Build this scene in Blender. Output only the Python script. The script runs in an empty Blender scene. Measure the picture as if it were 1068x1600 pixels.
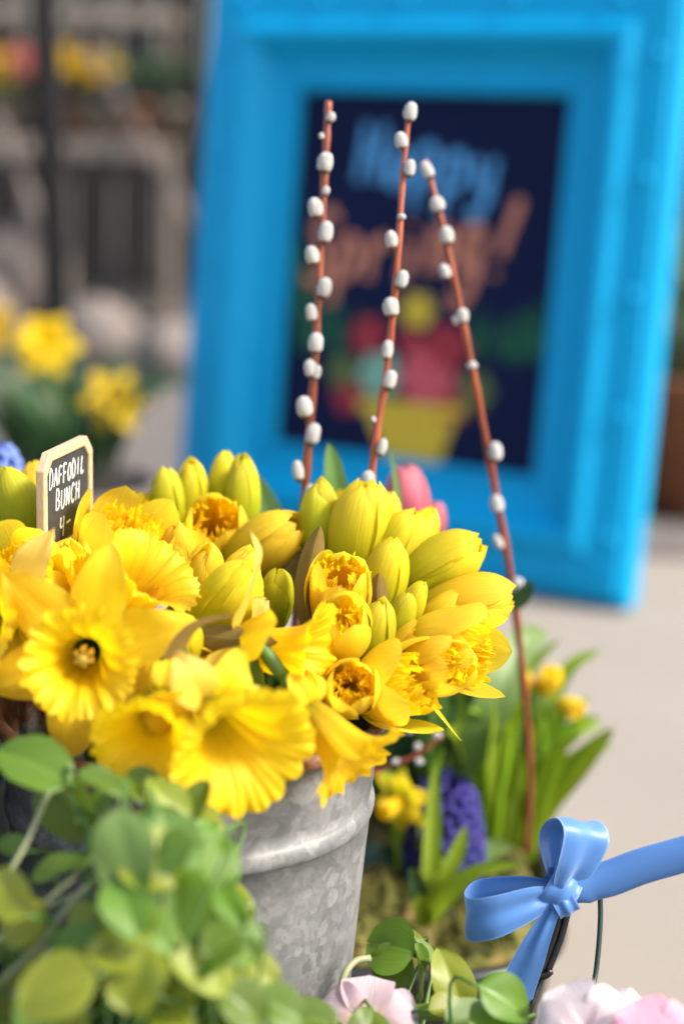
import bpy, bmesh, math, random
from mathutils import Vector, Matrix, noise
R_ = math.radians
rnd = random.Random(7)
scene = bpy.context.scene
C = scene.collection

# ------------------------------------------------------------------ camera, sky, sun, exposure
CAM = Vector((0, 0, 0.575))
PITCH, ROLL, LENS = R_(13), R_(1.68), 60.0
cam_d = bpy.data.cameras.new('camera'); cam = bpy.data.objects.new('camera', cam_d); C.objects.link(cam)
c_right = Vector((1, 0, 0)); c_up = Vector((0, math.sin(PITCH), math.cos(PITCH))); FWD = Vector((0, math.cos(PITCH), -math.sin(PITCH)))
RGT = c_right * math.cos(ROLL) + c_up * math.sin(ROLL)
UP = -c_right * math.sin(ROLL) + c_up * math.cos(ROLL)
m = Matrix((RGT, UP, -FWD)).transposed().to_4x4(); m.translation = CAM
cam.matrix_world = m
cam_d.lens = LENS; cam_d.sensor_width = 36; cam_d.clip_start = 0.02; cam_d.clip_end = 200
cam_d.dof.use_dof = True; cam_d.dof.focus_distance = 0.79; cam_d.dof.aperture_fstop = 3.15
scene.camera = cam

SUN_DIR = Vector((0.85, -0.25, 0.85)).normalized()          # towards the sun
w = bpy.data.worlds.new('World'); scene.world = w; w.use_nodes = True
nt = w.node_tree; bg = nt.nodes['Background']
sky = nt.nodes.new('ShaderNodeTexSky'); sky.sky_type = 'NISHITA'; sky.sun_disc = False
sky.sun_elevation = math.asin(SUN_DIR.z); sky.sun_rotation = math.atan2(SUN_DIR.x, SUN_DIR.y)
sky.air_density = 1.0; sky.dust_density = 3.0; sky.ozone_density = 0.6
nt.links.new(sky.outputs[0], bg.inputs[0]); bg.inputs[1].default_value = 0.15
sd = bpy.data.lights.new('sun', 'SUN'); sun = bpy.data.objects.new('sun', sd); C.objects.link(sun)
sd.energy = 2.3; sd.angle = R_(9.0); sd.color = (1.0, 0.95, 0.88)
sun.rotation_euler = SUN_DIR.to_track_quat('Z', 'Y').to_euler(); sun.location = (2, -1, 3)
vs = scene.view_settings; vs.view_transform = 'Standard'; vs.look = 'None'; vs.gamma = 1; vs.exposure = 1.42
scene.render.engine = 'CYCLES'
scene.cycles.use_denoising = True
scene.cycles.max_bounces = 8
scene.cycles.transparent_max_bounces = 6
scene.cycles.sample_clamp_indirect = 6

# ------------------------------------------------------------------ helpers
FPX = LENS / 36 * 1600
def at(px, py, d):
    """a point of the place seen in direction (px, py) at d metres depth"""
    return CAM + (FWD + RGT * ((px - 534) / FPX) + UP * ((800 - py) / FPX)) * d
def on_z(px, py, z):
    v = FWD + RGT * ((px - 534) / FPX) + UP * ((800 - py) / FPX)
    return CAM + v * ((z - CAM.z) / v.z)
def dirv(r, u, t):
    return (RGT * r + UP * u - FWD * t).normalized()
def link(o, parent=None):
    C.objects.link(o)
    if parent is not None: o.parent = parent
    return o
def tag(o, label=None, cat=None, group=None, kind=None):
    if label: o['label'] = label
    if cat: o['category'] = cat
    if group: o['group'] = group
    if kind: o['kind'] = kind
    return o
def empty(name, loc, label=None, cat=None, group=None, parent=None, mat=None):
    o = bpy.data.objects.new(name, None); o.empty_display_size = 0.02
    if mat is not None: o.matrix_local = mat
    else: o.location = loc
    link(o, parent); tag(o, label, cat, group); return o
def frame(z, roll=0.0, hint=None):
    z = z.normalized(); h = hint or Vector((0, 0, 1))
    if abs(z.dot(h)) > 0.97: h = Vector((0, 1, 0))
    x = h.cross(z).normalized(); y = z.cross(x)
    m = Matrix((x, y, z)).transposed()
    return m @ Matrix.Rotation(roll, 3, 'Z')
def mesh(name, vs_, fs, mat, parent=None, uvs=None, smooth=True):
    me = bpy.data.meshes.new(name); me.from_pydata([tuple(v) for v in vs_], [], fs)
    if uvs:
        l = me.uv_layers.new(name='UVMap')
        for lp in me.loops: l.data[lp.index].uv = uvs[lp.vertex_index]
    if smooth: me.polygons.foreach_set('use_smooth', [True] * len(me.polygons))
    me.materials.append(mat); me.update()
    return link(bpy.data.objects.new(name, me), parent)
def grid(nu, nv, fn, wrap=False):
    vs_, uvs, fs = [], [], []
    for j in range(nv + 1):
        for i in range(nu if wrap else nu + 1):
            u, v = i / nu, j / nv
            vs_.append(Vector(fn(u, v))); uvs.append((u, v))
    n = nu if wrap else nu + 1
    for j in range(nv):
        for i in range(nu):
            a, b = j * n + i, j * n + (i + 1) % n
            fs.append((a, b, b + n, a + n))
    return vs_, fs, uvs
def spline(pts, t):
    """Catmull-Rom through pts (tuples or Vectors), t in 0..1"""
    n = len(pts) - 1; x = min(max(t, 0), 1) * n; i = min(int(x), n - 1); f = x - i
    p = [Vector(pts[max(0, min(n, k))]) for k in (i - 1, i, i + 1, i + 2)]
    if i == 0: p[0] = p[1] * 2 - p[2]
    if i == n - 1: p[3] = p[2] * 2 - p[1]
    return 0.5 * ((2 * p[1]) + (p[2] - p[0]) * f + (2 * p[0] - 5 * p[1] + 4 * p[2] - p[3]) * f * f + (3 * p[1] - p[0] - 3 * p[2] + p[3]) * f ** 3)
def tube_geo(pts, rad, n=10, seg=16, cap=True):
    """rad: function of t or number"""
    P = [spline(pts, k / seg) for k in range(seg + 1)]
    rf = rad if callable(rad) else (lambda t: rad)
    vs_, fs, uvs = [], [], []
    x = None
    for k, p in enumerate(P):
        t = (P[min(k + 1, seg)] - P[max(k - 1, 0)]).normalized()
        if x is None: x = t.orthogonal().normalized()
        x = (x - t * x.dot(t)).normalized(); y = t.cross(x); r = rf(k / seg)
        for i in range(n):
            a = 2 * math.pi * i / n
            vs_.append(p + (x * math.cos(a) + y * math.sin(a)) * r); uvs.append((i / n, k / seg))
    for k in range(seg):
        for i in range(n):
            a, b = k * n + i, k * n + (i + 1) % n
            fs.append((a, b, b + n, a + n))
    if cap:
        fs.append(tuple(range(n - 1, -1, -1))); fs.append(tuple(range(seg * n, seg * n + n)))
    return vs_, fs, uvs
def tube(name, pts, rad, mat, parent=None, n=10, seg=16):
    v, f, uv = tube_geo(pts, rad, n, seg); return mesh(name, v, f, mat, parent, uv)
def lathe_geo(prof, n=48, wob=None):
    vs_, fs, uvs = [], [], []
    for j, (r, z) in enumerate(prof):
        for i in range(n):
            a = 2 * math.pi * i / n
            rr = r * (1 + (wob(a, z) if wob else 0))
            vs_.append(Vector((rr * math.cos(a), rr * math.sin(a), z))); uvs.append((i / n, j / (len(prof) - 1)))
    for j in range(len(prof) - 1):
        for i in range(n):
            a, b = j * n + i, j * n + (i + 1) % n
            fs.append((a, b, b + n, a + n))
    return vs_, fs, uvs
def box_geo(cx, cy, cz, sx, sy, sz, bev=0.0):
    bm = bmesh.new(); bmesh.ops.create_cube(bm, size=1)
    for v in bm.verts: v.co = Vector((cx + v.co.x * sx, cy + v.co.y * sy, cz + v.co.z * sz))
    if bev: bmesh.ops.bevel(bm, geom=bm.edges[:], offset=bev, segments=2, affect='EDGES', profile=0.6)
    vs_ = [v.co.copy() for v in bm.verts]; bm.verts.index_update()
    fs = [tuple(v.index for v in f.verts) for f in bm.faces]; bm.free(); return vs_, fs
def box(name, c, s, mat, parent=None, bev=0.003, mtx=None):
    v, f = box_geo(*c, *s, bev)
    if mtx: v = [mtx @ p for p in v]
    return mesh(name, v, f, mat, parent, smooth=False)
def joined(*geos):
    V, F, U = [], [], []
    for g in geos:
        o = len(V); V += g[0]; F += [tuple(i + o for i in f) for f in g[1]]
        U += g[2] if len(g) > 2 else [(0, 0)] * len(g[0])
    return V, F, U

# ------------------------------------------------------------------ materials
def new_mat(name):
    mt = bpy.data.materials.new(name); mt.use_nodes = True; t = mt.node_tree
    return mt, t, t.nodes['Principled BSDF']
def node(t, typ, **kw):
    n = t.nodes.new(typ)
    for k, v in kw.items():
        if k in n.inputs: n.inputs[k].default_value = v
        else: setattr(n, k, v)
    return n
def ramp(t, fac, stops):
    r = t.nodes.new('ShaderNodeValToRGB'); e = r.color_ramp.elements
    while len(e) < len(stops): e.new(0.5)
    for k, (p, c) in enumerate(stops): e[k].position = p; e[k].color = (*c, 1) if len(c) == 3 else c
    t.links.new(fac, r.inputs[0]); return r.outputs[0]
def mixc(t, fac, a, b, typ='MIX'):
    n = t.nodes.new('ShaderNodeMix'); n.data_type = 'RGBA'; n.blend_type = typ
    for sock, val in ((n.inputs[0], fac), (n.inputs[6], a), (n.inputs[7], b)):
        if hasattr(val, 'links'): t.links.new(val, sock)
        else: sock.default_value = val if isinstance(val, (int, float)) else (*val, 1)
    return n.outputs[2]
def math_n(t, op, a, b=0.5):
    n = t.nodes.new('ShaderNodeMath'); n.operation = op
    for sock, val in ((n.inputs[0], a), (n.inputs[1], b)):
        if hasattr(val, 'links'): t.links.new(val, sock)
        else: sock.default_value = val
    return n.outputs[0]
def tex_noise(t, scale, detail=4, rough=0.55, vec=None, coord='Object'):
    n = node(t, 'ShaderNodeTexNoise', Scale=scale, Detail=detail, Roughness=rough)
    if vec is None:
        tc = t.nodes.new('ShaderNodeTexCoord'); vec = tc.outputs[coord]
    t.links.new(vec, n.inputs['Vector']); return n.outputs['Fac']
def bump(t, h, strength, dist, bs):
    b = node(t, 'ShaderNodeBump', Strength=strength, Distance=dist); t.links.new(h, b.inputs['Height'])
    t.links.new(b.outputs[0], bs.inputs['Normal']); return b

def thin(t, bs, col, trans=0.35):
    """thin sheet: part of the light goes through it"""
    out = t.nodes['Material Output']; tr = t.nodes.new('ShaderNodeBsdfTranslucent'); mx = t.nodes.new('ShaderNodeMixShader')
    mx.inputs[0].default_value = trans
    t.links.new(col, tr.inputs[0]); t.links.new(bs.outputs[0], mx.inputs[1]); t.links.new(tr.outputs[0], mx.inputs[2]); t.links.new(mx.outputs[0], out.inputs[0])

def petal_mat(name, base, mid, tip, dry=0.0, trans=0.38, veins=9.0, edge=None, rough=0.5):
    mt, t, bs = new_mat(name)
    uv = t.nodes.new('ShaderNodeUVMap'); sp = t.nodes.new('ShaderNodeSeparateXYZ'); t.links.new(uv.outputs[0], sp.inputs[0])
    oi = t.nodes.new('ShaderNodeObjectInfo')
    n1 = tex_noise(t, 60, 3)
    vv = math_n(t, 'ADD', sp.outputs[1], math_n(t, 'MULTIPLY', math_n(t, 'SUBTRACT', n1, 0.5), 0.25))
    col = ramp(t, vv, [(0.0, base), (0.42, mid), (1.0, tip)])
    # fine veins along the length
    wv = node(t, 'ShaderNodeTexNoise', Scale=1.0, Detail=3.0)
    mp = t.nodes.new('ShaderNodeMapping'); mp.inputs['Scale'].default_value = (veins * 4, 1.6, 1)
    t.links.new(uv.outputs[0], mp.inputs[0]); t.links.new(mp.outputs[0], wv.inputs['Vector'])
    vein = ramp(t, wv.outputs['Fac'], [(0.36, (0, 0, 0)), (0.64, (1, 1, 1))])
    col = mixc(t, math_n(t, 'MULTIPLY', vein, 0.30), col, tuple(c * 0.68 for c in mid), 'MIX')
    hs = t.nodes.new('ShaderNodeHueSaturation'); hs.inputs['Saturation'].default_value = 1.0
    t.links.new(math_n(t, 'ADD', math_n(t, 'MULTIPLY', oi.outputs['Random'], 0.02), 0.49), hs.inputs['Hue'])
    t.links.new(math_n(t, 'ADD', math_n(t, 'MULTIPLY', oi.outputs['Random'], 0.16), 0.90), hs.inputs['Value'])
    t.links.new(col, hs.inputs['Color']); col = hs.outputs[0]
    if dry:
        n2 = tex_noise(t, 120, 5, 0.65)
        ed = math_n(t, 'POWER', math_n(t, 'ABSOLUTE', math_n(t, 'MULTIPLY', math_n(t, 'SUBTRACT', sp.outputs[0], 0.5), 2.0)), 4)
        tipm = math_n(t, 'POWER', sp.outputs[1], 9)
        k = math_n(t, 'MULTIPLY', math_n(t, 'MAXIMUM', ed, tipm), n2)
        k = ramp(t, k, [(0.32, (0, 0, 0)), (0.55, (dry, dry, dry))])
        col = mixc(t, k, col, (0.42, 0.17, 0.03))
    t.links.new(col, bs.inputs['Base Color']); bs.inputs['Roughness'].default_value = rough
    bs.inputs['Specular IOR Level'].default_value = 0.35
    bump(t, vein, 0.5, 0.0005, bs)
    thin(t, bs, col, trans); return mt

M = {}
Y_G = (0.30, 0.42, 0.015)
M['petal_lemon'] = petal_mat('petal_lemon', (0.56, 0.60, 0.02), (0.92, 0.70, 0.020), (0.94, 0.71, 0.045), trans=0.52)
M['petal_bud'] = petal_mat('petal_bud', (0.28, 0.42, 0.012), (0.72, 0.67, 0.016), (0.93, 0.72, 0.030), trans=0.50)
M['petal_green'] = petal_mat('petal_green', (0.22, 0.36, 0.014), (0.55, 0.57, 0.016), (0.82, 0.68, 0.024), trans=0.48)
M['petal_gold'] = petal_mat('petal_gold', (0.80, 0.62, 0.01), (0.93, 0.64, 0.010), (0.94, 0.65, 0.022), dry=0.25, trans=0.52)
M['petal_old'] = petal_mat('petal_old', (0.88, 0.66, 0.05), (0.92, 0.68, 0.09), (0.92, 0.68, 0.17), dry=0.7, trans=0.52)
M['corona_gold'] = petal_mat('corona_gold', (0.36, 0.31, 0.006), (0.92, 0.57, 0.004), (0.94, 0.64, 0.008), veins=16, trans=0.50)
M['corona_lemon'] = petal_mat('corona_lemon', (0.75, 0.52, 0.006), (0.93, 0.63, 0.008), (0.95, 0.69, 0.014), veins=16, trans=0.54)
M['tulip'] = petal_mat('tulip', (0.55, 0.42, 0.25), (0.66, 0.13, 0.16), (0.72, 0.20, 0.22), trans=0.3, veins=7)
M['pansy'] = petal_mat('pansy', (0.75, 0.60, 0.30), (0.65, 0.48, 0.53), (0.70, 0.58, 0.61), trans=0.35, veins=8, rough=0.7)
M['pansy_white'] = petal_mat('pansy_white', (0.80, 0.62, 0.62), (0.70, 0.59, 0.59), (0.71, 0.65, 0.65), trans=0.35, veins=8, rough=0.7)
M['pansy_pink'] = petal_mat('pansy_pink', (0.80, 0.50, 0.40), (0.74, 0.32, 0.42), (0.78, 0.42, 0.50), trans=0.35, veins=8, rough=0.7)
M['hyacinth'] = petal_mat('hyacinth', (0.028, 0.026, 0.17), (0.03, 0.026, 0.19), (0.045, 0.036, 0.24), trans=0.2, veins=4)
M['hyacinth_pale'] = petal_mat('hyacinth_pale', (0.16, 0.24, 0.62), (0.20, 0.29, 0.68), (0.26, 0.36, 0.72), trans=0.2, veins=4)

def leaf_mat(name, a, b, gloss=0.4, trans=0.3, veins=12, vary=0.028):
    a, b = tuple(x * .85 for x in a), tuple(x * .85 for x in b)
    mt, t, bs = new_mat(name)
    uv = t.nodes.new('ShaderNodeUVMap'); sp = t.nodes.new('ShaderNodeSeparateXYZ'); t.links.new(uv.outputs[0], sp.inputs[0])
    oi = t.nodes.new('ShaderNodeObjectInfo')
    mp = t.nodes.new('ShaderNodeMapping'); mp.inputs['Scale'].default_value = (veins * 2, 1.5, 1); t.links.new(uv.outputs[0], mp.inputs[0])
    wv = tex_noise(t, 1.0, 3, vec=mp.outputs[0]); n1 = tex_noise(t, 45, 4)
    col = mixc(t, n1, a, b)
    rib = ramp(t, math_n(t, 'ABSOLUTE', math_n(t, 'SUBTRACT', sp.outputs[0], 0.5)), [(0.0, (1, 1, 1)), (0.035, (0, 0, 0))])
    col = mixc(t, math_n(t, 'MULTIPLY', rib, 0.35), col, tuple(min(1, c * 1.7 + 0.04) for c in b))
    col = mixc(t, math_n(t, 'MULTIPLY', wv, 0.3), col, tuple(c * 0.6 for c in a))
    hs = t.nodes.new('ShaderNodeHueSaturation')
    t.links.new(math_n(t, 'ADD', math_n(t, 'MULTIPLY', oi.outputs['Random'], vary), 0.5 - vary / 2), hs.inputs['Hue'])
    t.links.new(math_n(t, 'ADD', math_n(t, 'MULTIPLY', oi.outputs['Random'], 0.4), 0.78), hs.inputs['Value'])
    t.links.new(col, hs.inputs['Color']); col = hs.outputs[0]
    t.links.new(col, bs.inputs['Base Color']); bs.inputs['Roughness'].default_value = gloss
    bump(t, wv, 0.4, 0.0006, bs); thin(t, bs, col, trans); return mt
M['leaf'] = leaf_mat('leaf', (0.12, 0.23, 0.016), (0.19, 0.31, 0.030), trans=0.42)
M['leaf_yellow'] = leaf_mat('leaf_yellow', (0.28, 0.34, 0.022), (0.38, 0.43, 0.04), trans=0.42)
M['leaf_blue'] = leaf_mat('leaf_blue', (0.125, 0.225, 0.036), (0.185, 0.295, 0.065), gloss=0.45)
M['blade'] = leaf_mat('blade', (0.25, 0.41, 0.016), (0.36, 0.52, 0.028), gloss=0.38, trans=0.4)
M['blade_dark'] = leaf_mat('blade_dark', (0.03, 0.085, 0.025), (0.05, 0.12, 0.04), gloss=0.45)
M['spathe'] = leaf_mat('spathe', (0.17, 0.10, 0.022), (0.32, 0.21, 0.060), gloss=0.8, trans=0.25, veins=14, vary=0.02)
M['spathe'].node_tree.nodes['Principled BSDF'].inputs['Specular IOR Level'].default_value = .15
M['stem'] = leaf_mat('stem', (0.07, 0.16, 0.02), (0.10, 0.22, 0.03), gloss=0.45, trans=0.0, veins=2)
M['ovary'] = leaf_mat('ovary', (0.05, 0.15, 0.02), (0.09, 0.22, 0.03), gloss=0.35, trans=0.0, veins=2)
M['stem_pale'] = leaf_mat('stem_pale', (0.34, 0.38, 0.17), (0.44, 0.44, 0.25), gloss=0.5, trans=0.1, veins=2)

def plain(name, col, rough=0.5, metal=0.0, nscale=40, var=0.25, bmp=0.15, bdist=0.001, spec=0.5):
    col = tuple(x * .85 for x in col); mt, t, bs = new_mat(name); n = tex_noise(t, nscale, 5)
    c = mixc(t, n, tuple(x * (1 - var) for x in col), tuple(min(1, x * (1 + var)) for x in col))
    t.links.new(c, bs.inputs['Base Color']); bs.inputs['Roughness'].default_value = rough; bs.inputs['Metallic'].default_value = metal
    bs.inputs['Specular IOR Level'].default_value = spec
    if bmp: bump(t, n, bmp, bdist, bs)
    return mt
M['blue_paint'] = plain('blue_paint', (0.000, 0.325, 0.60), 0.45, nscale=14, var=0.08, bmp=0.12, bdist=0.004, spec=0.16)
M['chalkboard'] = plain('chalkboard', (0.003, 0.008, 0.040), 0.8, nscale=9, var=0.35, bmp=0.0, spec=0.15)
M['slate'] = plain('slate', (0.022, 0.022, 0.021), 0.75, nscale=160, var=0.5, bmp=0.1, bdist=0.0003)
M['wire'] = plain('wire', (0.03, 0.028, 0.028), 0.28, metal=0.6, nscale=120, var=0.3, bmp=0.1, bdist=0.0003)
M['green_wire'] = plain('green_wire', (0.012, 0.03, 0.02), 0.35, nscale=120, bmp=0.05)
M['black_plastic'] = plain('black_plastic', (0.014, 0.014, 0.015), 0.42, nscale=200, bmp=0.12, bdist=0.0004)
M['soil'] = plain('soil', (0.022, 0.015, 0.010), 0.95, nscale=160, var=0.6, bmp=0.8, bdist=0.004)
M['iron'] = plain('iron', (0.009, 0.008, 0.008), 0.6, nscale=30, var=0.3, spec=0.2)
M['terracotta'] = plain('terracotta', (0.34, 0.13, 0.055), 0.8, nscale=25)
M['stone'] = plain('stone', (0.17, 0.14, 0.12), 0.85, nscale=18, var=0.3, bmp=0.5, bdist=0.01)
M['pale_wood'] = plain('pale_wood', (0.30, 0.25, 0.20), 0.7, nscale=12, var=0.2)
M['grey_wood'] = plain('grey_wood', (0.22, 0.18, 0.155), 0.8, nscale=12, var=0.3)
M['crate_green'] = plain('crate_green', (0.012, 0.04, 0.035), 0.6, nscale=40, var=0.4, bmp=0.3)
M['catkin_scale'] = plain('catkin_scale', (0.10, 0.03, 0.014), 0.5, nscale=300)
M['anther'] = plain('anther', (0.72, 0.50, 0.06), 0.7, nscale=900, var=0.3, bmp=0.5, bdist=0.0003)
for nm, c in (('chalk_white', (0.72, 0.72, 0.70)), ('chalk_blue', (0.087, 0.334, 0.638)), ('chalk_orange', (0.575, 0.213, 0.125)), ('chalk_green', (0.012, 0.12, 0.05)),
              ('chalk_yellow', (0.600, 0.420, 0.030)), ('chalk_red', (0.312, 0.024, 0.036)), ('chalk_pink', (0.575, 0.088, 0.112)), ('chalk_mint', (0.192, 0.396, 0.288)), ('chalk_olive', (0.09, 0.13, 0.035))):
    M[nm] = plain(nm, c, 0.95, nscale=420, var=0.3, bmp=0.0)

def wood_mat(name, a, b, scale=(6, 60, 60), rough=0.6):
    mt, t, bs = new_mat(name); tc = t.nodes.new('ShaderNodeTexCoord'); mp = t.nodes.new('ShaderNodeMapping')
    mp.inputs['Scale'].default_value = scale; t.links.new(tc.outputs['Object'], mp.inputs[0])
    n = tex_noise(t, 4.0, 6, 0.6, vec=mp.outputs[0]); c = ramp(t, n, [(0.3, a), (0.7, b)])
    oi = t.nodes.new('ShaderNodeObjectInfo'); hs = t.nodes.new('ShaderNodeHueSaturation')
    t.links.new(math_n(t, 'ADD', math_n(t, 'MULTIPLY', oi.outputs['Random'], 0.5), 0.75), hs.inputs['Value'])
    t.links.new(c, hs.inputs['Color']); t.links.new(hs.outputs[0], bs.inputs['Base Color']); bs.inputs['Roughness'].default_value = rough
    bump(t, n, 0.3, 0.001, bs); return mt
M['ply'] = wood_mat('ply', (0.50, 0.33, 0.17), (0.66, 0.49, 0.30), scale=(60, 60, 500))
M['dark_ground'] = plain('dark_ground', (0.145, 0.125, 0.108), 0.9, nscale=30, var=0.5, bmp=0.6, bdist=0.01)
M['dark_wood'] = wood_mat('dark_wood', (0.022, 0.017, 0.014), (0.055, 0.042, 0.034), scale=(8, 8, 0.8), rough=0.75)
M['willow_bark'] = wood_mat('willow_bark', (0.16, 0.030, 0.012), (0.30, 0.065, 0.018), scale=(60, 60, 9), rough=0.38)

# soft grey-white fur of the catkins
mt, t, bs = new_mat('catkin_fur'); n = tex_noise(t, 700, 3)
t.links.new(mixc(t, n, (0.54, 0.50, 0.43), (0.76, 0.73, 0.66)), bs.inputs['Base Color']); bs.inputs['Roughness'].default_value = 0.95
bs.inputs['Sheen Weight'].default_value = 0.6; bump(t, n, 0.9, 0.0012, bs); M['catkin_fur'] = mt
# satin ribbon with fine stitched edge
mt, t, bs = new_mat('satin'); uv = t.nodes.new('ShaderNodeUVMap'); sp = t.nodes.new('ShaderNodeSeparateXYZ'); t.links.new(uv.outputs[0], sp.inputs[0])
ed = ramp(t, math_n(t, 'ABSOLUTE', math_n(t, 'SUBTRACT', sp.outputs[0], 0.5)), [(0.465, (0, 0, 0)), (0.475, (1, 1, 1))])
mp = t.nodes.new('ShaderNodeMapping'); mp.inputs['Scale'].default_value = (3, 90, 1); t.links.new(uv.outputs[0], mp.inputs[0])
st = node(t, 'ShaderNodeTexWave', Scale=1.0, Distortion=0.0); st.bands_direction = 'Y'; t.links.new(mp.outputs[0], st.inputs['Vector'])
edst = math_n(t, 'MULTIPLY', ed, st.outputs['Fac'])
c = mixc(t, math_n(t, 'MULTIPLY', edst, 0.7), (0.062, 0.185, 0.45), (0.30, 0.44, 0.68))
t.links.new(c, bs.inputs['Base Color']); bs.inputs['Roughness'].default_value = 0.44; bs.inputs['Sheen Weight'].default_value = 0.3
bs.inputs['Specular IOR Level'].default_value = 0.55; bs.inputs['Anisotropic'].default_value = 0.5
mp2 = t.nodes.new('ShaderNodeMapping'); mp2.inputs['Scale'].default_value = (2, 60, 1); t.links.new(uv.outputs[0], mp2.inputs[0])
nn = tex_noise(t, 2, 3, vec=mp2.outputs[0]); bump(t, math_n(t, 'ADD', math_n(t, 'MULTIPLY', nn, 0.25), edst), 0.25, 0.0004, bs); thin(t, bs, c, 0.16); M['satin'] = mt
# galvanised steel with spangle, rust towards the rim
mt, t, bs = new_mat('galvanised'); tc = t.nodes.new('ShaderNodeTexCoord')
nz = node(t, 'ShaderNodeTexNoise', Scale=90.0, Detail=3.0); t.links.new(tc.outputs['Object'], nz.inputs['Vector'])
wp = t.nodes.new('ShaderNodeVectorMath'); wp.operation = 'MULTIPLY_ADD'; wp.inputs[1].default_value = (0.014,) * 3
t.links.new(nz.outputs['Color'], wp.inputs[0]); t.links.new(tc.outputs['Object'], wp.inputs[2])
vo = node(t, 'ShaderNodeTexVoronoi', Scale=170.0); t.links.new(wp.outputs[0], vo.inputs['Vector'])
vo2 = node(t, 'ShaderNodeTexVoronoi', Scale=420.0); t.links.new(wp.outputs[0], vo2.inputs['Vector'])
s1 = t.nodes.new('ShaderNodeSeparateColor'); t.links.new(vo.outputs['Color'], s1.inputs[0]); s2 = t.nodes.new('ShaderNodeSeparateColor'); t.links.new(vo2.outputs['Color'], s2.inputs[0])
sp_ = math_n(t, 'ADD', math_n(t, 'MULTIPLY', s1.outputs[0], 0.62), math_n(t, 'MULTIPLY', s2.outputs[1], 0.38))
big = tex_noise(t, 16, 4)
sp_ = math_n(t, 'ADD', math_n(t, 'MULTIPLY', sp_, 0.7), math_n(t, 'MULTIPLY', big, 0.45))
colr = ramp(t, sp_, [(0.18, (0.125, 0.127, 0.123)), (0.45, (0.165, 0.167, 0.160)), (0.62, (0.190, 0.191, 0.184)), (0.9, (0.25, 0.249, 0.241))])
sx = t.nodes.new('ShaderNodeSeparateXYZ'); t.links.new(tc.outputs['Object'], sx.inputs[0])
mr = node(t, 'ShaderNodeMapRange'); mr.inputs[1].default_value = 0.255; mr.inputs[2].default_value = 0.309; t.links.new(sx.outputs[2], mr.inputs[0])
rn = tex_noise(t, 75, 6, 0.7)
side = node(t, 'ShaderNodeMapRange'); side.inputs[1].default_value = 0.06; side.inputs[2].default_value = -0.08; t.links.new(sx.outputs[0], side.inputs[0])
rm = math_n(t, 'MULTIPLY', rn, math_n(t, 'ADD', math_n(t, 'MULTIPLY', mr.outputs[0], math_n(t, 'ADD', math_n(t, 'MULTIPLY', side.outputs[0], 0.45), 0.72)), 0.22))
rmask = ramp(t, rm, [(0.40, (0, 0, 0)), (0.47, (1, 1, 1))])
rcol = mixc(t, tex_noise(t, 160, 4), (0.075, 0.022, 0.008), (0.22, 0.085, 0.026))
t.links.new(mixc(t, rmask, colr, rcol), bs.inputs['Base Color'])
t.links.new(math_n(t, 'SUBTRACT', 0.25, math_n(t, 'MULTIPLY', rmask, 0.25)), bs.inputs['Metallic'])
t.links.new(math_n(t, 'ADD', math_n(t, 'MULTIPLY', sp_, 0.2), math_n(t, 'ADD', math_n(t, 'MULTIPLY', rmask, 0.3), 0.46)), bs.inputs['Roughness'])
bump(t, math_n(t, 'ADD', math_n(t, 'MULTIPLY', rn, 0.7), math_n(t, 'MULTIPLY', sp_, 0.15)), 0.35, 0.0012, bs); M['galvanised'] = mt
# pavement concrete
mt, t, bs = new_mat('concrete'); n1 = tex_noise(t, 1.3, 6, 0.6); n2 = tex_noise(t, 38, 6, 0.65); n3 = tex_noise(t, 420, 2)
c = ramp(t, n1, [(0.3, (0.214, 0.183, 0.145)), (0.7, (0.272, 0.235, 0.187))]); c = mixc(t, math_n(t, 'MULTIPLY', n2, 0.35), c, (0.178, 0.151, 0.123)); c = mixc(t, math_n(t, 'MULTIPLY', n3, 0.25), c, (0.355, 0.318, 0.267))
t.links.new(c, bs.inputs['Base Color']); bs.inputs['Roughness'].default_value = 0.9; bump(t, n3, 0.4, 0.002, bs); M['concrete'] = mt
# moss
mt, t, bs = new_mat('moss'); n1 = tex_noise(t, 55, 4); c = ramp(t, n1, [(0.32, (0.055, 0.065, 0.010)), (0.52, (0.135, 0.125, 0.022)), (0.72, (0.23, 0.155, 0.055))])
t.links.new(c, bs.inputs['Base Color']); bs.inputs['Roughness'].default_value = 1.0; M['moss'] = mt

# ------------------------------------------------------------------ the ground
GS = 30.0
gv, gf, gu = grid(60, 60, lambda u, v: ((u - .5) * 2 * GS, (v - .3) * 2 * GS, 0))
tag(mesh('pavement', gv, gf, M['concrete'], None, gu), kind='structure')
gv, gf, gu = grid(40, 30, lambda u, v: ((u - .5) * 2 * GS, 2.27 + .015 * math.sin(u * 900) + v * 20, .004))  # sheet of darker ground colour over the pavement, from the frame backward
tag(mesh('dark_ground_strip', gv, gf, M['dark_ground'], None, gu), kind='structure')
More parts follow.
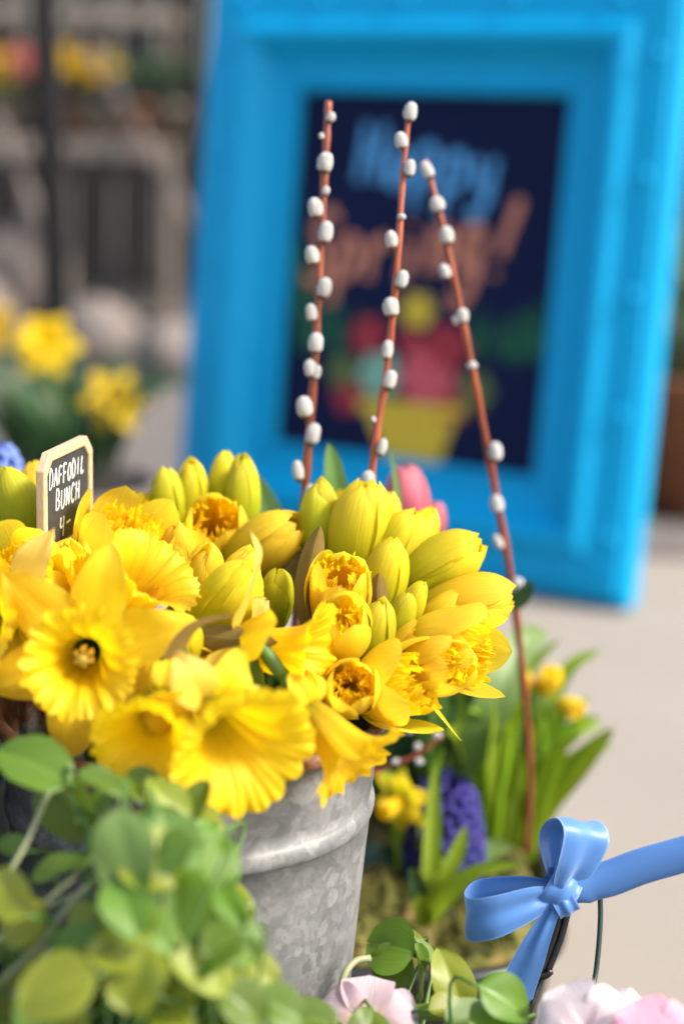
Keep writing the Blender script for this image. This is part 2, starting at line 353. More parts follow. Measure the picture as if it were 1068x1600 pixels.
# ------------------------------------------------------------------ botanical builders (millimetres inside)
def tepal_geo(prof, W, cup, seed, wave=0.5, nu=10, nv=16, vmax=0.45, base=0.35, tip=2.0, crease=0.4, twist=0.0):
    """a flower leaf in the XZ plane; prof (r, z) points in mm; cup: 1 wraps round the axis, 0 is flat"""
    rg = random.Random(seed); p1, p2, p3 = rg.uniform(0, 6), rg.uniform(0, 6), rg.uniform(0, 6)
    def f(u, v):
        a = spline([(r, 0, z) for r, z in prof], v); b = spline([(r, 0, z) for r, z in prof], min(1, v + .02)); c_ = spline([(r, 0, z) for r, z in prof], max(0, v - .02))
        tg = (b - c_).normalized(); nin = Vector((-tg.z, 0, tg.x))          # towards the axis / upper face
        s = base + (1 - base) * math.sin(min(v / vmax, 1) * math.pi / 2) if v < vmax else (max(0, 1 - ((v - vmax) / (1 - vmax)) ** tip)) ** 0.75
        k = (u - .5) * 2; hw = W * max(s, 0.02)
        rho = max(a.x, 2.0) / max(cup, 0.05); ang = max(-2.6, min(2.6, hw * k / rho))
        y = rho * math.sin(ang); off = rho * (1 - math.cos(ang))
        off += wave * k * k * math.sin(v * 7 + p1) + wave * 0.5 * math.sin(v * 11 + k * 2.2 + p2) * abs(k)
        off -= crease * math.exp(-(k / .22) ** 2) * (1 - v * .5)
        if twist: 
            ta = twist * v * k; y, off = y * math.cos(ta), off + y * math.sin(twist * v)
        q = a + nin * off; return Vector((q.x, y, q.z)) * 0.001
    return grid(nu, nv, f)
def rotz(geo, a):
    c_, s_ = math.cos(a), math.sin(a)
    return [Vector((v.x * c_ - v.y * s_, v.x * s_ + v.y * c_, v.z)) for v in geo[0]], geo[1], geo[2]
def scaled(geo, s): return [v * s for v in geo[0]], geo[1], geo[2]
def corona_geo(prof, seed, frill=2.2, zf=1.6, flute=0.5, lobes=6, nph=216, nv=16, inward=0.0, squash=0.0):
    rg = random.Random(seed); ph = [rg.uniform(0, 6.28) for _ in range(8)]
    ks = [(lobes, .8), (lobes * 2 + 1, .8), (lobes * 3 + rg.randint(0, 2), .9), (lobes * 6 + rg.randint(0, 3), .6)]
    def f(u, v):
        a = 2 * math.pi * u; q = spline([(r, 0, z) for r, z in prof], v)
        m_ = sum(w_ * math.sin(k * a + ph[i]) for i, (k, w_) in enumerate(ks)) / 2.2
        m2 = sum(w_ * math.sin(k * a + ph[i + 4]) for i, (k, w_) in enumerate(ks)) / 2.2
        e = v ** 5
        r = q.x + frill * m_ * e + flute * math.sin(lobes * 2 * a + ph[0]) * v * (1 - e) - inward * max(0, math.sin(3 * a + ph[2])) * e
        z = q.z + zf * m2 * v ** 6
        return Vector((r * math.cos(a) * (1 + squash * v), r * math.sin(a) * (1 - squash * v), z)) * 0.001
    return grid(nph, nv, f, wrap=True)

PROF = dict(
    bud=[(2.6, 0), (7.5, 7), (10.8, 18), (11.0, 30), (8.0, 41), (2.6, 47)],
    slim=[(2.4, 0), (6, 8), (8.8, 20), (9.0, 32), (6.4, 42), (2.2, 47)],
    plump=[(3.2, 0), (9.5, 7), (13.6, 19), (14.2, 32), (11.2, 43), (5, 50)],
    half=[(3.5, 0), (10, 6), (14.8, 17), (16.4, 29), (15.2, 40), (12.0, 48)],
    halfwide=[(3.5, 0), (11, 5), (17, 14), (21, 26), (23, 37), (22.5, 46)],
    open=[(5, -1), (12, 0), (24, 2), (36, 3), (46, 1)],
    reflex=[(5, 1), (11, 2), (20, 0), (29, -5), (36, -12)],
    forward=[(5, 0), (12, 3), (21, 10), (29, 19), (35, 27)])
COR = dict(
    trumpet=[(5.2, 0), (7.6, 8), (9.6, 18), (12.2, 26), (17.5, 32), (22.5, 34)],
    wide=[(5.5, 0), (8.2, 8), (11.5, 17), (16.5, 25), (23.5, 30), (29, 31)],
    tube=[(4.5, 0), (7.5, 9), (9.5, 20), (10.8, 29), (11.4, 36), (9.4, 41)],
    cup=[(4.5, 0), (7.5, 9), (10.8, 19), (13.2, 28), (14.2, 35), (12.0, 40)])

BUCKET = at(300, 1095, 0.80)
RIM_Z = BUCKET.z; BX, BY = BUCKET.x, BUCKET.y; RIM_R = 0.0885

def flower_parts(o, s, seed, pet, cor, petmat, cormat, n=6, petW=None, cup=None, skip=(), frill=None, wave=None, custom=None, cpar=None, wk=None):
    rg = random.Random(seed)
    if pet in ('half', 'halfwide', 'plump') and cormat == 'corona_gold': cormat = 'corona_lemon'
    closed = pet in ('bud', 'slim', 'plump', 'half', 'halfwide')
    Wd = petW or dict(bud=10.5, slim=8.5, plump=13, half=13.5, halfwide=14.5, open=14, reflex=13, forward=14)[pet]
    cp = cup if cup is not None else dict(bud=1.0, slim=1.0, plump=1.0, half=.92, halfwide=.75, open=.25, reflex=.2, forward=.4)[pet]
    for k in range(n):
        if k in skip: continue
        outer = k % 2 == 0
        pr = (custom or {}).get(k) or PROF[pet]; j = 1 + rg.uniform(-.05, .05)
        pr = [(r * (1.0 if outer or not closed else .90) * (1 + rg.uniform(-.03, .03)) + (0 if outer else -.3), z * j + (rg.uniform(-2, 2) if not closed else 0) * (r / 40) - (0.5 if outer else 0)) for r, z in pr]
        g = tepal_geo(pr, (wk or {}).get(k, Wd) * (1 if outer else .92) * rg.uniform(.93, 1.07), cp, seed * 31 + k, wave=(wave if wave is not None else (.25 if closed else 1.3)), tip=2.9 if closed else 1.55,
                      vmax=.45 if not closed else .5, crease=.5 if closed else 1.0, twist=0 if closed else rg.uniform(-.25, .25))
        g = scaled(rotz(g, k * math.pi / 3 + rg.uniform(-.08, .08)), s)
        mm = petmat[k % len(petmat)] if isinstance(petmat, (list, tuple)) else petmat
        mesh('petal', g[0], g[1], M[mm], o, g[2])
    if cor:
        kw = dict(frill=2.0, zf=1.5); kw.update(cpar or {})
        if frill is not None: kw['frill'] = frill
        g = scaled(corona_geo(COR[cor], seed * 17 + 3, **kw), s); co = mesh('corona', g[0], g[1], M[cormat], o, g[2])
        if closed:
            k2 = dict(kw); k2['inward'] = 3.0; k2['zf'] = 3.2; k2['frill'] = 3.0
            g = scaled(corona_geo([(r * .66, z * 1.02) for r, z in COR[cor]], seed * 19 + 5, nph=120, **k2), s); mesh('corona', g[0], g[1], M[cormat], o, g[2])
        return co
def daffodil(px, py, d, face, label, pet='bud', cor=None, s=1.0, roll=0.0, ref=24.0, seed=None, petmat='petal_bud', cormat='corona_gold', group=None, stem=True, stamens=False, spathe=False, aim=None, **kw):
    global SEED; SEED += 1; seed = seed or SEED
    z = dirv(*face); mt3 = frame(z, roll); P = at(px, py, d) - z * ref * 0.001 * s
    mw = mt3.to_4x4(); mw.translation = P
    o = empty('daffodil', P, label, 'daffodil', group, None, mw)
    co = flower_parts(o, s, seed, pet, cor, petmat, cormat, **kw)
    # ovary and neck behind the flower
    g = lathe_geo([(0.0005 * s, -.020 * s), (.0023 * s, -.0195 * s), (.0036 * s, -.016 * s), (.0037 * s, -.012 * s), (.0026 * s, -.008 * s), (.0035 * s, -.003 * s), (.0056 * s, .0025 * s)], 14)
    mesh('ovary', g[0], g[1], M['ovary'], o, g[2])
    if stamens and co:
        for k in range(6):
            a = k * math.pi / 3 + .3; b = Vector((math.cos(a) * .0028, math.sin(a) * .0028, 0))
            g = joined(tube_geo([b + Vector((0, 0, .002)), b * 1.1 + Vector((0, 0, .014))], .0005, 6, 4), tube_geo([b * 1.1 + Vector((0, 0, .012)), b * 1.2 + Vector((0, 0, .017)), b * 1.05 + Vector((0, 0, .022))], lambda t_: .0006 + .0009 * math.sin(math.pi * t_), 7, 7))
            mesh('stamen', *[x for x in (g[0], g[1])], M['anther'], co, g[2])
        g = tube_geo([(0, 0, .002), (0, 0, .018), (.0003, 0, .026)], lambda t_: .0008 + .0018 * max(0, t_ - .8) * 5, 8, 10); mesh('style', g[0], g[1], M['anther'], co, g[2])
    inv = mw.inverted()
    if stem:
        p0 = P - z * .018 * s; hz = Vector((p0.x - BX, p0.y - BY, 0)); rr = min(hz.length, .066); hd = hz.normalized() if hz.length > 1e-4 else Vector((1, 0, 0))
        p1 = p0 - z * .022 + Vector((0, 0, -.004)); p2 = Vector((BX, BY, RIM_Z - .004)) + hd * rr
        if p1.z < RIM_Z + .012: p1.z = max(p1.z, RIM_Z + .012)
        p3 = Vector((BX, BY, .05)) + hd * rr * .5
        v, f, uv = tube_geo([p0, p1, p2, (p2 + p3) / 2, p3], .0034 * s, 9, 22); mesh('stem', [inv @ q for q in v], f, M['stem'], o, uv)
    if spathe:
        a0 = rnd.uniform(0, 6) if spathe is True else spathe
        g = tepal_geo([(2.2, -24), (4.2, -14), (7.5, -4), (10.5, 8), (13.0, 20)], 6.5, .9, seed + 77, wave=.9, crease=.3)
        g = scaled(rotz(g, a0), s); mesh('spathe', g[0], g[1], M['spathe'], o, g[2])
    return o
SEED = 100

def blade_geo(pts, wid, face, fold=.25, nv=20, tipk=1.5, base=.55, nu=6):
    """a strap leaf along world points; face: rough direction its upper side looks to"""
    P = [spline(pts, k / nv) for k in range(nv + 1)]
    def f(u, v):
        k = round(v * nv); p = P[k]; t_ = (P[min(k + 1, nv)] - P[max(0, k - 1)]).normalized()
        sd_ = t_.cross(face).normalized(); nn_ = sd_.cross(t_)
        s = (base + (1 - base) * math.sin(min(1, v / .4) * math.pi / 2)) if v < .4 else (max(0, 1 - ((v - .4) / .6) ** 2)) ** (1 / tipk)
        x = (u - .5) * 2; hw = wid * .5 * max(s, .03)
        return p + sd_ * hw * x + nn_ * fold * hw * abs(x)
    return grid(nu, nv, f)
def blade(parent, pts, wid, mat, face=None, inv=None, name='leaf', **kw):
    g = blade_geo([Vector(p) for p in pts], wid, face or (-FWD), **kw); v = [inv @ q for q in g[0]] if inv else g[0]
    return mesh(name, v, g[1], M[mat], parent, g[2])
def round_leaf_geo(L, W, seed, notch=.18, fold=.35, curl=.25, wav=.06, nu=12, nv=12):
    """a rounded leaflet along +Y, upper side +Z, base at the origin"""
    rg = random.Random(seed); p1, p2 = rg.uniform(0, 6), rg.uniform(0, 6)
    def f(u, v):
        x = (u - .5) * 2
        s = math.sin(math.pi * min(1, v ** .8 * .93 + .02)) ** .62 if v < 1 else 0
        s = max(s, .03)
        y = L * (v - notch * (1 - abs(x)) ** 1.5 * v ** 4 + .02 * abs(x) * math.sin(v * 9 + p1))
        z = W * .5 * s * abs(x) * fold - curl * L * v * v + wav * L * math.sin(v * 6 + x * 2 + p2) * abs(x)
        return Vector((x * W * .5 * s, y, z))
    return grid(nu, nv, f)

# ------------------------------------------------------------------ galvanised bucket
b = empty('flower_bucket', (BX, BY, 0), 'galvanised steel florist bucket with rusty rim and raised bead, packed with daffodils', 'bucket')
RB = 0.066
def br(z): return RB + (RIM_R - RB) * z / RIM_Z
prof = [(0.001, .006), (RB - .004, .006), (RB, 0.0), (RB + .001, .004)]
zb = RIM_Z - .046
def add_bead(zc):
    for k in range(9):
        a = math.pi * k / 8; prof.append((br(zc) + .0018 * math.sin(a) ** 1.2, zc - .0046 * math.cos(a)))
for z in (.03, .05): prof.append((br(z), z))
add_bead(.062)
for z in (.08, .11, .14, .17, .20, .225, zb - .022): prof.append((br(z), z))
add_bead(zb)
for z in (zb + .012, zb + .022, zb + .032): prof.append((br(z), z))
for k in range(11):
    a = -math.pi / 2 + k * math.pi * 1.25 / 10; prof.append((RIM_R + .0005 + .0032 * math.cos(a), RIM_Z - .0032 + .0032 * math.sin(a)))
prof.append((RIM_R - .0025, RIM_Z - .008))
for z in (.25, .2, .1, .02): prof.append((br(z) - .0015, z))
g = lathe_geo(prof, 144, lambda a, z: .0045 * math.sin(2 * a + .7) * (z / RIM_Z) + .003 * math.sin(5 * a + z * 9) * noise.noise((a, z * 20, 0)) + .0022 * noise.noise((math.cos(a) * 3, math.sin(a) * 3, z * 24)))
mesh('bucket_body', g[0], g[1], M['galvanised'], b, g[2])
g = lathe_geo([(0.001, .235), (.079, .235)], 40); mesh('water', g[0], g[1], M['black_plastic'], b, g[2])
for sgn in (1, -1):   # two ears with a bail grip on the bucket's sides, along the depth direction
    a0 = R_(62) if sgn > 0 else R_(242)
    e = Vector((math.cos(a0), math.sin(a0), 0)); s_ = Vector((-e.y, e.x, 0)); zc = RIM_Z - .03
    pts = [e * br(zc) + s_ * .03 + Vector((0, 0, zc)), e * (br(zc) + .016) + s_ * .028 + Vector((0, 0, zc - .004)), e * (br(zc) + .02) + Vector((0, 0, zc - .022)), e * (br(zc) + .016) - s_ * .028 + Vector((0, 0, zc - .004)), e * br(zc) - s_ * .03 + Vector((0, 0, zc))]
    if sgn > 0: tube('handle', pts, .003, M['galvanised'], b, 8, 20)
# ------------------------------------------------------------------ daffodils in the bucket
TR = dict(pet='open', cor='trumpet', petmat='petal_gold')
daffodil(130, 1028, .70, (.06, -.06, 1), 'fully open daffodil showing its olive throat and stigma, hanging over the rusty rim', s=1.04, roll=.30, ref=20, stamens=True, petW=12,
         pet='open', cor='trumpet', petmat=['petal_gold', 'petal_gold', 'petal_gold', 'petal_gold', 'petal_gold', 'petal_gold'], wave=2.0, cpar=dict(frill=1.7, zf=1.8, flute=.9))
daffodil(243, 892, .752, (.56, .60, .40), 'open daffodil tilted upward, its wide cup turned away from the small blackboard sign', s=1.04, roll=.2, ref=33,
         pet='open', cor='trumpet', petmat='petal_gold', petW=11, wave=2.2, skip=(3, 4, 5), cpar=dict(frill=1.8, zf=2.0, flute=.7))
SHORT = [(5, 1), (10, 1), (16, -4), (20, -12), (22, -20)]
daffodil(378, 1178, .665, (.46, -.46, .74), 'large deep yellow daffodil drooping low in front, broad ruffled trumpet above the steel bucket', s=1.06, roll=1.0, ref=30,
         pet='reflex', cor='wide', petmat=['petal_gold', 'petal_old'], cpar=dict(frill=1.6, zf=2.4, flute=.8), custom={k: [(6, 1), (11, 2), (17, 0), (21, -4), (24, -9)] for k in range(6)}, petW=10, wave=1.8)
daffodil(226, 1160, .668, (-.12, -.46, .84), 'nodding daffodil with shaded orange trumpet, resting on the green foliage', s=.95, roll=.4, ref=32, pet='reflex', cor='trumpet', petmat='petal_gold', custom={k: [(5, 1), (8, 0), (11, -5), (12, -10), (12, -15)] for k in range(6)}, petW=6, wave=1.2)
daffodil(494, 1028, .735, (.95, -.14, .24), 'daffodil seen in profile with swept back withered petals and a ruffled trumpet', s=1.10, roll=.35, ref=33,
         pet='open', cor='trumpet', petmat=['petal_old', 'petal_old', 'petal_gold'], spathe=2.2, petW=10, custom={2: [(5, 1), (10, 5), (18, 12), (26, 20), (33, 24)], 0: [(5, 0), (11, 3), (19, 2), (26, 4), (33, 2)], 3: [(5, 0), (11, -1), (19, -4), (25, -3), (30, -6)]}, skip=(5,))
daffodil(556, 1196, .71, (.60, -.70, .30), 'daffodil hanging downward over the bucket rim, lobed trumpet torn open', s=.96, roll=.2, ref=33,
         pet='reflex', cor='trumpet', petmat='petal_gold', cpar=dict(frill=4.2, zf=3.6, lobes=3, flute=.9), custom={k: [(5, 1), (8, 0), (11, -5), (12, -10), (12, -15)] for k in range(6)}, petW=6, wave=1.2)
daffodil(30, 902, .755, (.10, .36, .88), 'half opened daffodil with crinkled cup, left of the blackboard sign base', s=1.05, ref=34, pet='halfwide', cor='cup', petmat='petal_lemon', cormat='corona_gold', cpar=dict(frill=2.6, zf=2.4))
daffodil(-22, 972, .72, (-.35, .05, .9), 'pale petalled daffodil behind the fully open one, over the rusty rim', s=.98, roll=.1, ref=20, pet='open', cor='trumpet', petmat=['petal_gold', 'petal_old', 'petal_gold'], petW=11, wave=2.4)
daffodil(148, 925, .765, (-.05, .55, .65), 'pale daffodil with withered folded petals, just in front of the sign', s=.85, ref=20, pet='forward', cor='tube', petmat=['petal_gold', 'petal_old', 'petal_lemon'], petW=8, wave=3.2, cup=.8)
daffodil(196, 838, .82, (.35, .66, .40), 'half opened daffodil with frilled golden cup, beside the sign face', s=1.1, ref=32, pet='halfwide', cor='cup', petmat='petal_lemon', cpar=dict(frill=2.8, zf=2.8))
daffodil(222, 822, .87, (.35, .75, .2), 'blurred pale yellow daffodil behind the one beside the sign', s=.9, ref=30, pet='half', cor='tube', petmat='petal_lemon')
HM = dict(cor='tube', cormat='corona_gold')
daffodil(336, 822, .86, (.05, .42, .86), 'round half opened daffodil with crinkled cup inside, before the slim buds', s=1.02, ref=34, pet='half', petmat='petal_lemon', cor='cup', cpar=dict(frill=2.8, zf=2.5))
daffodil(418, 848, .85, (.62, .42, .32), 'plump daffodil bud leaning right, bud tip just parting', s=1.0, ref=28, pet='plump', petmat='petal_lemon', cor='tube', cpar=dict(frill=2, zf=2, inward=2))
daffodil(530, 912, .79, (.08, .62, .62), 'half opened daffodil, upper one of two stacked frilly cups', s=.95, ref=34, roll=.4, petmat='petal_lemon', pet='half', cor='cup', cpar=dict(frill=3.0, zf=3.0))
daffodil(534, 975, .765, (.05, .55, .72), 'half opened daffodil, lower one of two stacked frilly cups', s=.82, ref=34, roll=.9, petmat='petal_lemon', pet='half', cor='tube', cpar=dict(frill=2.6, zf=3.0))
daffodil(550, 1072, .75, (.02, .28, .92), 'half opened daffodil with tightly rolled cup above the hanging daffodil', s=.80, ref=36, petmat='petal_lemon', pet='half', cor='tube', cpar=dict(frill=2.8, zf=2.0, inward=4))
daffodil(640, 1070, .765, (.62, .18, .55), 'opening daffodil with cupped lower petal and crinkled golden centre', s=.98, ref=32, roll=.35, petmat='petal_lemon', pet='halfwide', cor='cup', cpar=dict(frill=3.0, zf=2.6), skip=(5,))
daffodil(652, 1008, .785, (.50, .42, .58), 'small opening daffodil with a crinkled tip between larger blooms', s=.72, ref=36, petmat='petal_lemon', pet='half', cor='tube', cpar=dict(frill=2.6, zf=2.2, inward=2))
daffodil(738, 1022, .785, (.80, -.08, .36), 'opening daffodil with two petals spread down away from its frilly cup', s=1.0, ref=36, roll=-.15, petmat='petal_lemon', pet='halfwide', cor='cup', cpar=dict(frill=3.2, zf=3.0),
         custom={5: [(4, 0), (12, 8), (18, 20), (22, 35), (24, 50)], 4: [(4, 0), (14, 8), (25, 20), (34, 32), (42, 43)]}, wk={4: 10, 5: 8})
daffodil(712, 972, .81, (.55, .50, .30), 'opening daffodil with frilled edge behind the spread petalled one', s=.95, ref=34, petmat='petal_lemon', pet='half', cor='cup', cpar=dict(frill=2.8, zf=2.4))
daffodil(728, 946, .82, (.90, .22, .20), 'long yellow daffodil bud pointing sideways toward the leaning willow branch', s=1.05, ref=26, petmat='petal_lemon', pet='plump', cor='tube', cpar=dict(frill=2, zf=2))
daffodil(686, 884, .83, (.78, .46, .22), 'big smooth daffodil bud leaning right, green at its base', s=1.0, ref=26, petmat='petal_bud', pet='plump', cor='tube')
daffodil(624, 862, .84, (.42, .80, .22), 'upright yellow daffodil bud just under the pink tulip', s=1.02, ref=26, petmat='petal_bud', pet='plump')
daffodil(650, 846, .86, (.40, .85, .2), 'pale daffodil bud half hidden under the pink tulip', s=.85, ref=26, petmat='petal_lemon', pet='bud')
daffodil(560, 832, .84, (.16, .92, .25), 'broad upright daffodil bud below the middle willow branch', s=1.08, ref=26, petmat='petal_bud', pet='plump')
daffodil(590, 826, .87, (.22, .9, .2), 'yellow daffodil bud tucked behind the broad upright one', s=1.0, ref=26, petmat='petal_lemon', pet='bud')
daffodil(500, 815, .85, (-.02, .95, .25), 'greenish daffodil bud with a brown sheath, below the tall willow branches', s=1.0, ref=26, petmat='petal_green', pet='bud', spathe=False)
daffodil(548, 792, .88, (.1, .9, .3), 'frilly daffodil top peeking over the broad upright bud', s=1.0, ref=40, petmat='petal_lemon', pet='half', cor='cup')
GB = 'slim closed buds at the back of the bucket'
daffodil(262, 782, .88, (-.04, .95, .2), 'slim closed daffodil bud at the back of the bucket, first one counted from the sign', ref=28, pet='slim', petmat='petal_green', s=.92, group=GB)
daffodil(301, 768, .89, (.0, .95, .2), 'slim closed daffodil bud at the back of the bucket, second one counted from the sign', ref=28, pet='slim', petmat='petal_bud', s=.9, group=GB)
daffodil(350, 758, .90, (.08, .95, .2), 'slim closed daffodil bud at the back of the bucket, third one counted from the sign', ref=28, pet='slim', petmat='petal_bud', s=.92, group=GB)
daffodil(379, 770, .885, (.02, .97, .2), 'slim closed daffodil bud at the back of the bucket, fourth one counted from the sign', ref=28, pet='slim', petmat='petal_green', s=1.0, group=GB)
GC = 'closed green buds amid the open blooms'
daffodil(586, 988, .78, (.16, .86, .34), 'largest closed green yellow bud, nested right beside the stacked frilly cups', ref=26, pet='bud', petmat='petal_green', s=.82, group=GC)
daffodil(622, 972, .79, (.30, .82, .34), 'middle one of three closed green buds nested among the frilly blooms', ref=26, pet='slim', petmat='petal_green', s=.74, group=GC)
daffodil(640, 952, .80, (.34, .8, .3), 'smallest closed green bud nested among the blooms, half behind another', ref=26, pet='slim', petmat='petal_bud', s=.70, group=GC)
daffodil(276, 866, .83, (.05, .8, .5), 'small pale daffodil bud between the tilted open bloom and the slim buds', ref=28, pet='bud', petmat='petal_lemon', s=.9)
daffodil(320, 905, .80, (.16, .8, .45), 'lemon daffodil bud beside the tilted open bloom', ref=28, pet='bud', petmat='petal_lemon', s=.95)
daffodil(352, 945, .785, (.48, .66, .4), 'large green tinged daffodil bud behind the profile daffodil', ref=26, pet='plump', petmat='petal_bud', s=1.0, spathe=3.4)
daffodil(374, 906, .80, (.30, .8, .4), 'lemon daffodil bud above the profile daffodil', ref=28, pet='bud', petmat='petal_lemon', s=.9)
daffodil(272, 1010, .745, (.1, .45, .7), 'greenish yellow daffodil bud between the open bloom and brown sheath', ref=26, pet='plump', petmat='petal_bud', s=.9)
daffodil(304, 1040, .745, (.55, .05, .7), 'small deep gold daffodil peeking out below the curled brown sheath', ref=34, pet='half', cor='tube', petmat='petal_gold', s=.62)
daffodil(262, 1128, .72, (-.2, .1, .9), 'yellow daffodil bud behind the low ruffled blooms', ref=26, pet='half', cor='tube', petmat='petal_gold', s=.85)
daffodil(34, 800, .84, (-.25, .9, .25), 'green sided daffodil bud tucked behind the sign', ref=26, pet='bud', petmat='petal_green', s=1.1)
daffodil(52, 776, .87, (.06, .95, .25), 'yellow daffodil bud behind the sign, tallest on that side', ref=26, pet='slim', petmat='petal_lemon', s=.95)
daffodil(14, 808, .86, (-.2, .95, .25), 'small pale daffodil bud at the outer side behind the sign', ref=26, pet='slim', petmat='petal_lemon', s=.8)
daffodil(96, 915, .80, (.3, .8, .3), 'yellow daffodil bud pressed against the sign stake', ref=26, pet='plump', petmat='petal_lemon', s=1.0)
daffodil(430, 935, .82, (.1, .75, .45), 'shaded daffodil bud deep between the profile daffodil and the right hand cluster', ref=26, pet='bud', petmat='petal_green', s=.8)
daffodil(600, 905, .82, (.2, .85, .3), 'lemon daffodil bud behind the brown papery sheath', ref=26, pet='bud', petmat='petal_bud', s=1.0)
daffodil(690, 1040, .77, (.55, .1, .7), 'opening daffodil between the crinkled centres', ref=30, pet='half', cor='tube', petmat='petal_lemon', s=.85)

# loose sheaths and foliage standing in the bucket
def loose(name, pts, wid, mat, label, cat, **kw):
    P = [at(*p) for p in pts]
    o = blade(None, P, wid, mat, **kw); o.name = name; return tag(o, label, cat)
loose('sheath', [(484, 985, .80), (480, 930, .80), (488, 870, .80), (500, 822, .80)], .013, 'spathe', 'upright brown papery sheath in front of the greenish bud', 'flower sheath', fold=-.7)
loose('sheath', [(596, 970, .80), (590, 930, .80), (592, 895, .80)], .010, 'spathe', 'short wrinkled brown sheath between the closed green buds', 'flower sheath', fold=-.7)
loose('sheath', [(266, 1075, .70), (274, 1030, .70), (306, 985, .70), (366, 962, .705)], .0085, 'spathe', 'long curled brown sheath arching beside the profile daffodil', 'flower sheath', fold=-.6, face=dirv(.2, -.8, .6))
loose('sheath', [(232, 1088, .70), (256, 1070, .695), (286, 1090, .695)], .011, 'spathe', 'torn brown sheath above the low ruffled blooms', 'flower sheath', fold=-.4)
loose('sheath', [(430, 960, .85), (440, 905, .85), (468, 860, .85)], .022, 'spathe', 'wide shaded brown sheath deep in the middle of the bunch', 'flower sheath', fold=-.5)
loose('leaf_blade', [(455, 960, .93), (440, 860, .95), (412, 790, .96), (392, 735, .97)], .019, 'leaf_blue', 'blurred blue green leaf blade behind the slim buds', 'leaf')
loose('leaf_blade', [(520, 900, .92), (528, 800, .93), (522, 740, .93), (514, 692, .93)], .013, 'leaf_blue', 'pointed green leaf tip standing between the willow branches', 'leaf')
loose('leaf_blade', [(600, 900, .9), (622, 800, .92), (610, 700, .95)], .004, 'leaf_blue', 'thin leaf edge beside the pink tulip', 'leaf')

# ------------------------------------------------------------------ blackboard price sign
e1 = (at(139, 676, .839) - at(62, 712, .78)); L_S = e1.length; e1.normalize(); e1.z *= .0; e1.normalize()
up_s = Vector((0, 0, 1)); nr = e1.cross(up_s).normalized()          # face of the sign
if nr.dot(CAM - at(100, 760, .8)) < 0: nr = -nr
S0 = at(62, 712, .78)                                                # top of the near end
HS = .050; L_S = .062; TH = .0042
so = empty('price_sign', S0 - up_s * HS, 'small blackboard price sign with pale wooden frame and chalk lettering', 'sign')
ms = Matrix((e1, up_s, nr)).transposed().to_4x4(); ms.translation = S0 - up_s * HS; so.matrix_world = ms
def oct_out(x0, y0, x1, y1, c): return [(x0 + c, y0), (x1 - c, y0), (x1, y0 + c), (x1, y1 - c), (x1 - c, y1), (x0 + c, y1), (x0, y1 - c), (x0, y0 + c)]
o8 = oct_out(0, 0, L_S, HS, .0075); i8 = oct_out(.0045, .0045, L_S - .0045, HS - .0045, .006)
V = [(x, y, TH / 2) for x, y in o8] + [(x, y, TH / 2) for x, y in i8] + [(x, y, -TH / 2) for x, y in o8] + [(x, y, TH / 2 - .0012) for x, y in i8]
Fs = []
for k in range(8):
    j = (k + 1) % 8
    Fs += [(k, j, 8 + j, 8 + k), (16 + k, 16 + j, j, k), (8 + k, 8 + j, 24 + j, 24 + k)]
Fs.append(tuple(range(23, 15, -1)))
fr = mesh('sign_frame', V, Fs, M['ply'], so, smooth=False)
mb = fr.modifiers.new('bevel', 'BEVEL'); mb.width = .0006; mb.segments = 2
mesh('slate', [(x, y, TH / 2 - .0011) for x, y in oct_out(.0043, .0043, L_S - .0043, HS - .0043, .006)], [tuple(range(8))], M['slate'], so, smooth=False)
v, f = box_geo(L_S / 2, -.045, -.0006, .006, .10, .0026, .0006); mesh('stake', v, f, M['ply'], so, smooth=False)
FONT = {'D': [[(.05, 0), (.12, 1), (.55, .95), (.85, .55), (.6, .08), (.0, 0)]], 'A': [[(0, 0), (.45, 1), (.85, 0)], [(.15, .38), (.75, .38)]], 'F': [[(.1, 0), (.12, 1), (.8, 1)], [(.1, .52), (.65, .55)]],
        'O': [[(.45, 1), (.08, .6), (.15, .1), (.5, 0), (.85, .35), (.75, .85), (.45, 1)]], 'I': [[(.4, 0), (.45, 1)]], 'L': [[(.25, 1), (.15, 0), (.8, .05)]],
        'B': [[(.1, 0), (.12, 1), (.6, .95), (.65, .6), (.15, .52), (.75, .4), (.7, .05), (.1, 0)]], 'U': [[(.1, 1), (.12, .2), (.45, 0), (.8, .25), (.82, 1)]], 'N': [[(.1, 0), (.12, 1), (.75, .02), (.8, 1)]],
        'C': [[(.8, .85), (.45, 1), (.1, .5), (.4, 0), (.82, .12)]], 'H': [[(.1, 0), (.12, 1)], [(.8, 0), (.8, 1)], [(.1, .5), (.8, .52)]], '4': [[(.15, 1), (.12, .5), (.75, .55)], [(.75, 1), (.68, 0)]], '-': [[(.1, .5), (.9, .55)]],
        'a': [[(.75, .55), (.35, .6), (.12, .25), (.4, 0), (.72, .3), (.75, .6), (.78, .05)]], 'p': [[(.12, .6), (.12, -.45)], [(.12, .45), (.5, .62), (.8, .3), (.45, 0), (.12, .12)]],
        'y': [[(.12, .6), (.2, .2), (.5, .05), (.72, .25)], [(.75, .6), (.68, -.1), (.35, -.45), (.1, -.3)]], 'S': [[(.9, .9), (.5, 1.05), (.15, .8), (.45, .52), (.8, .25), (.5, -.05), (.05, .1)]],
        'r': [[(.15, .6), (.18, 0)], [(.18, .4), (.45, .62), (.75, .55)]], 'i': [[(.4, .6), (.42, 0)], [(.4, .82), (.42, .88)]], 'n': [[(.12, .6), (.15, 0)], [(.15, .42), (.5, .62), (.75, .4), (.78, 0)]],
        'g': [[(.75, .55), (.35, .62), (.12, .3), (.4, .05), (.72, .28), (.76, .6), (.7, -.25), (.35, -.48), (.1, -.3)]], '!': [[(.65, 1.15), (.38, .3)], [(.3, .05), (.28, -.02)]]}
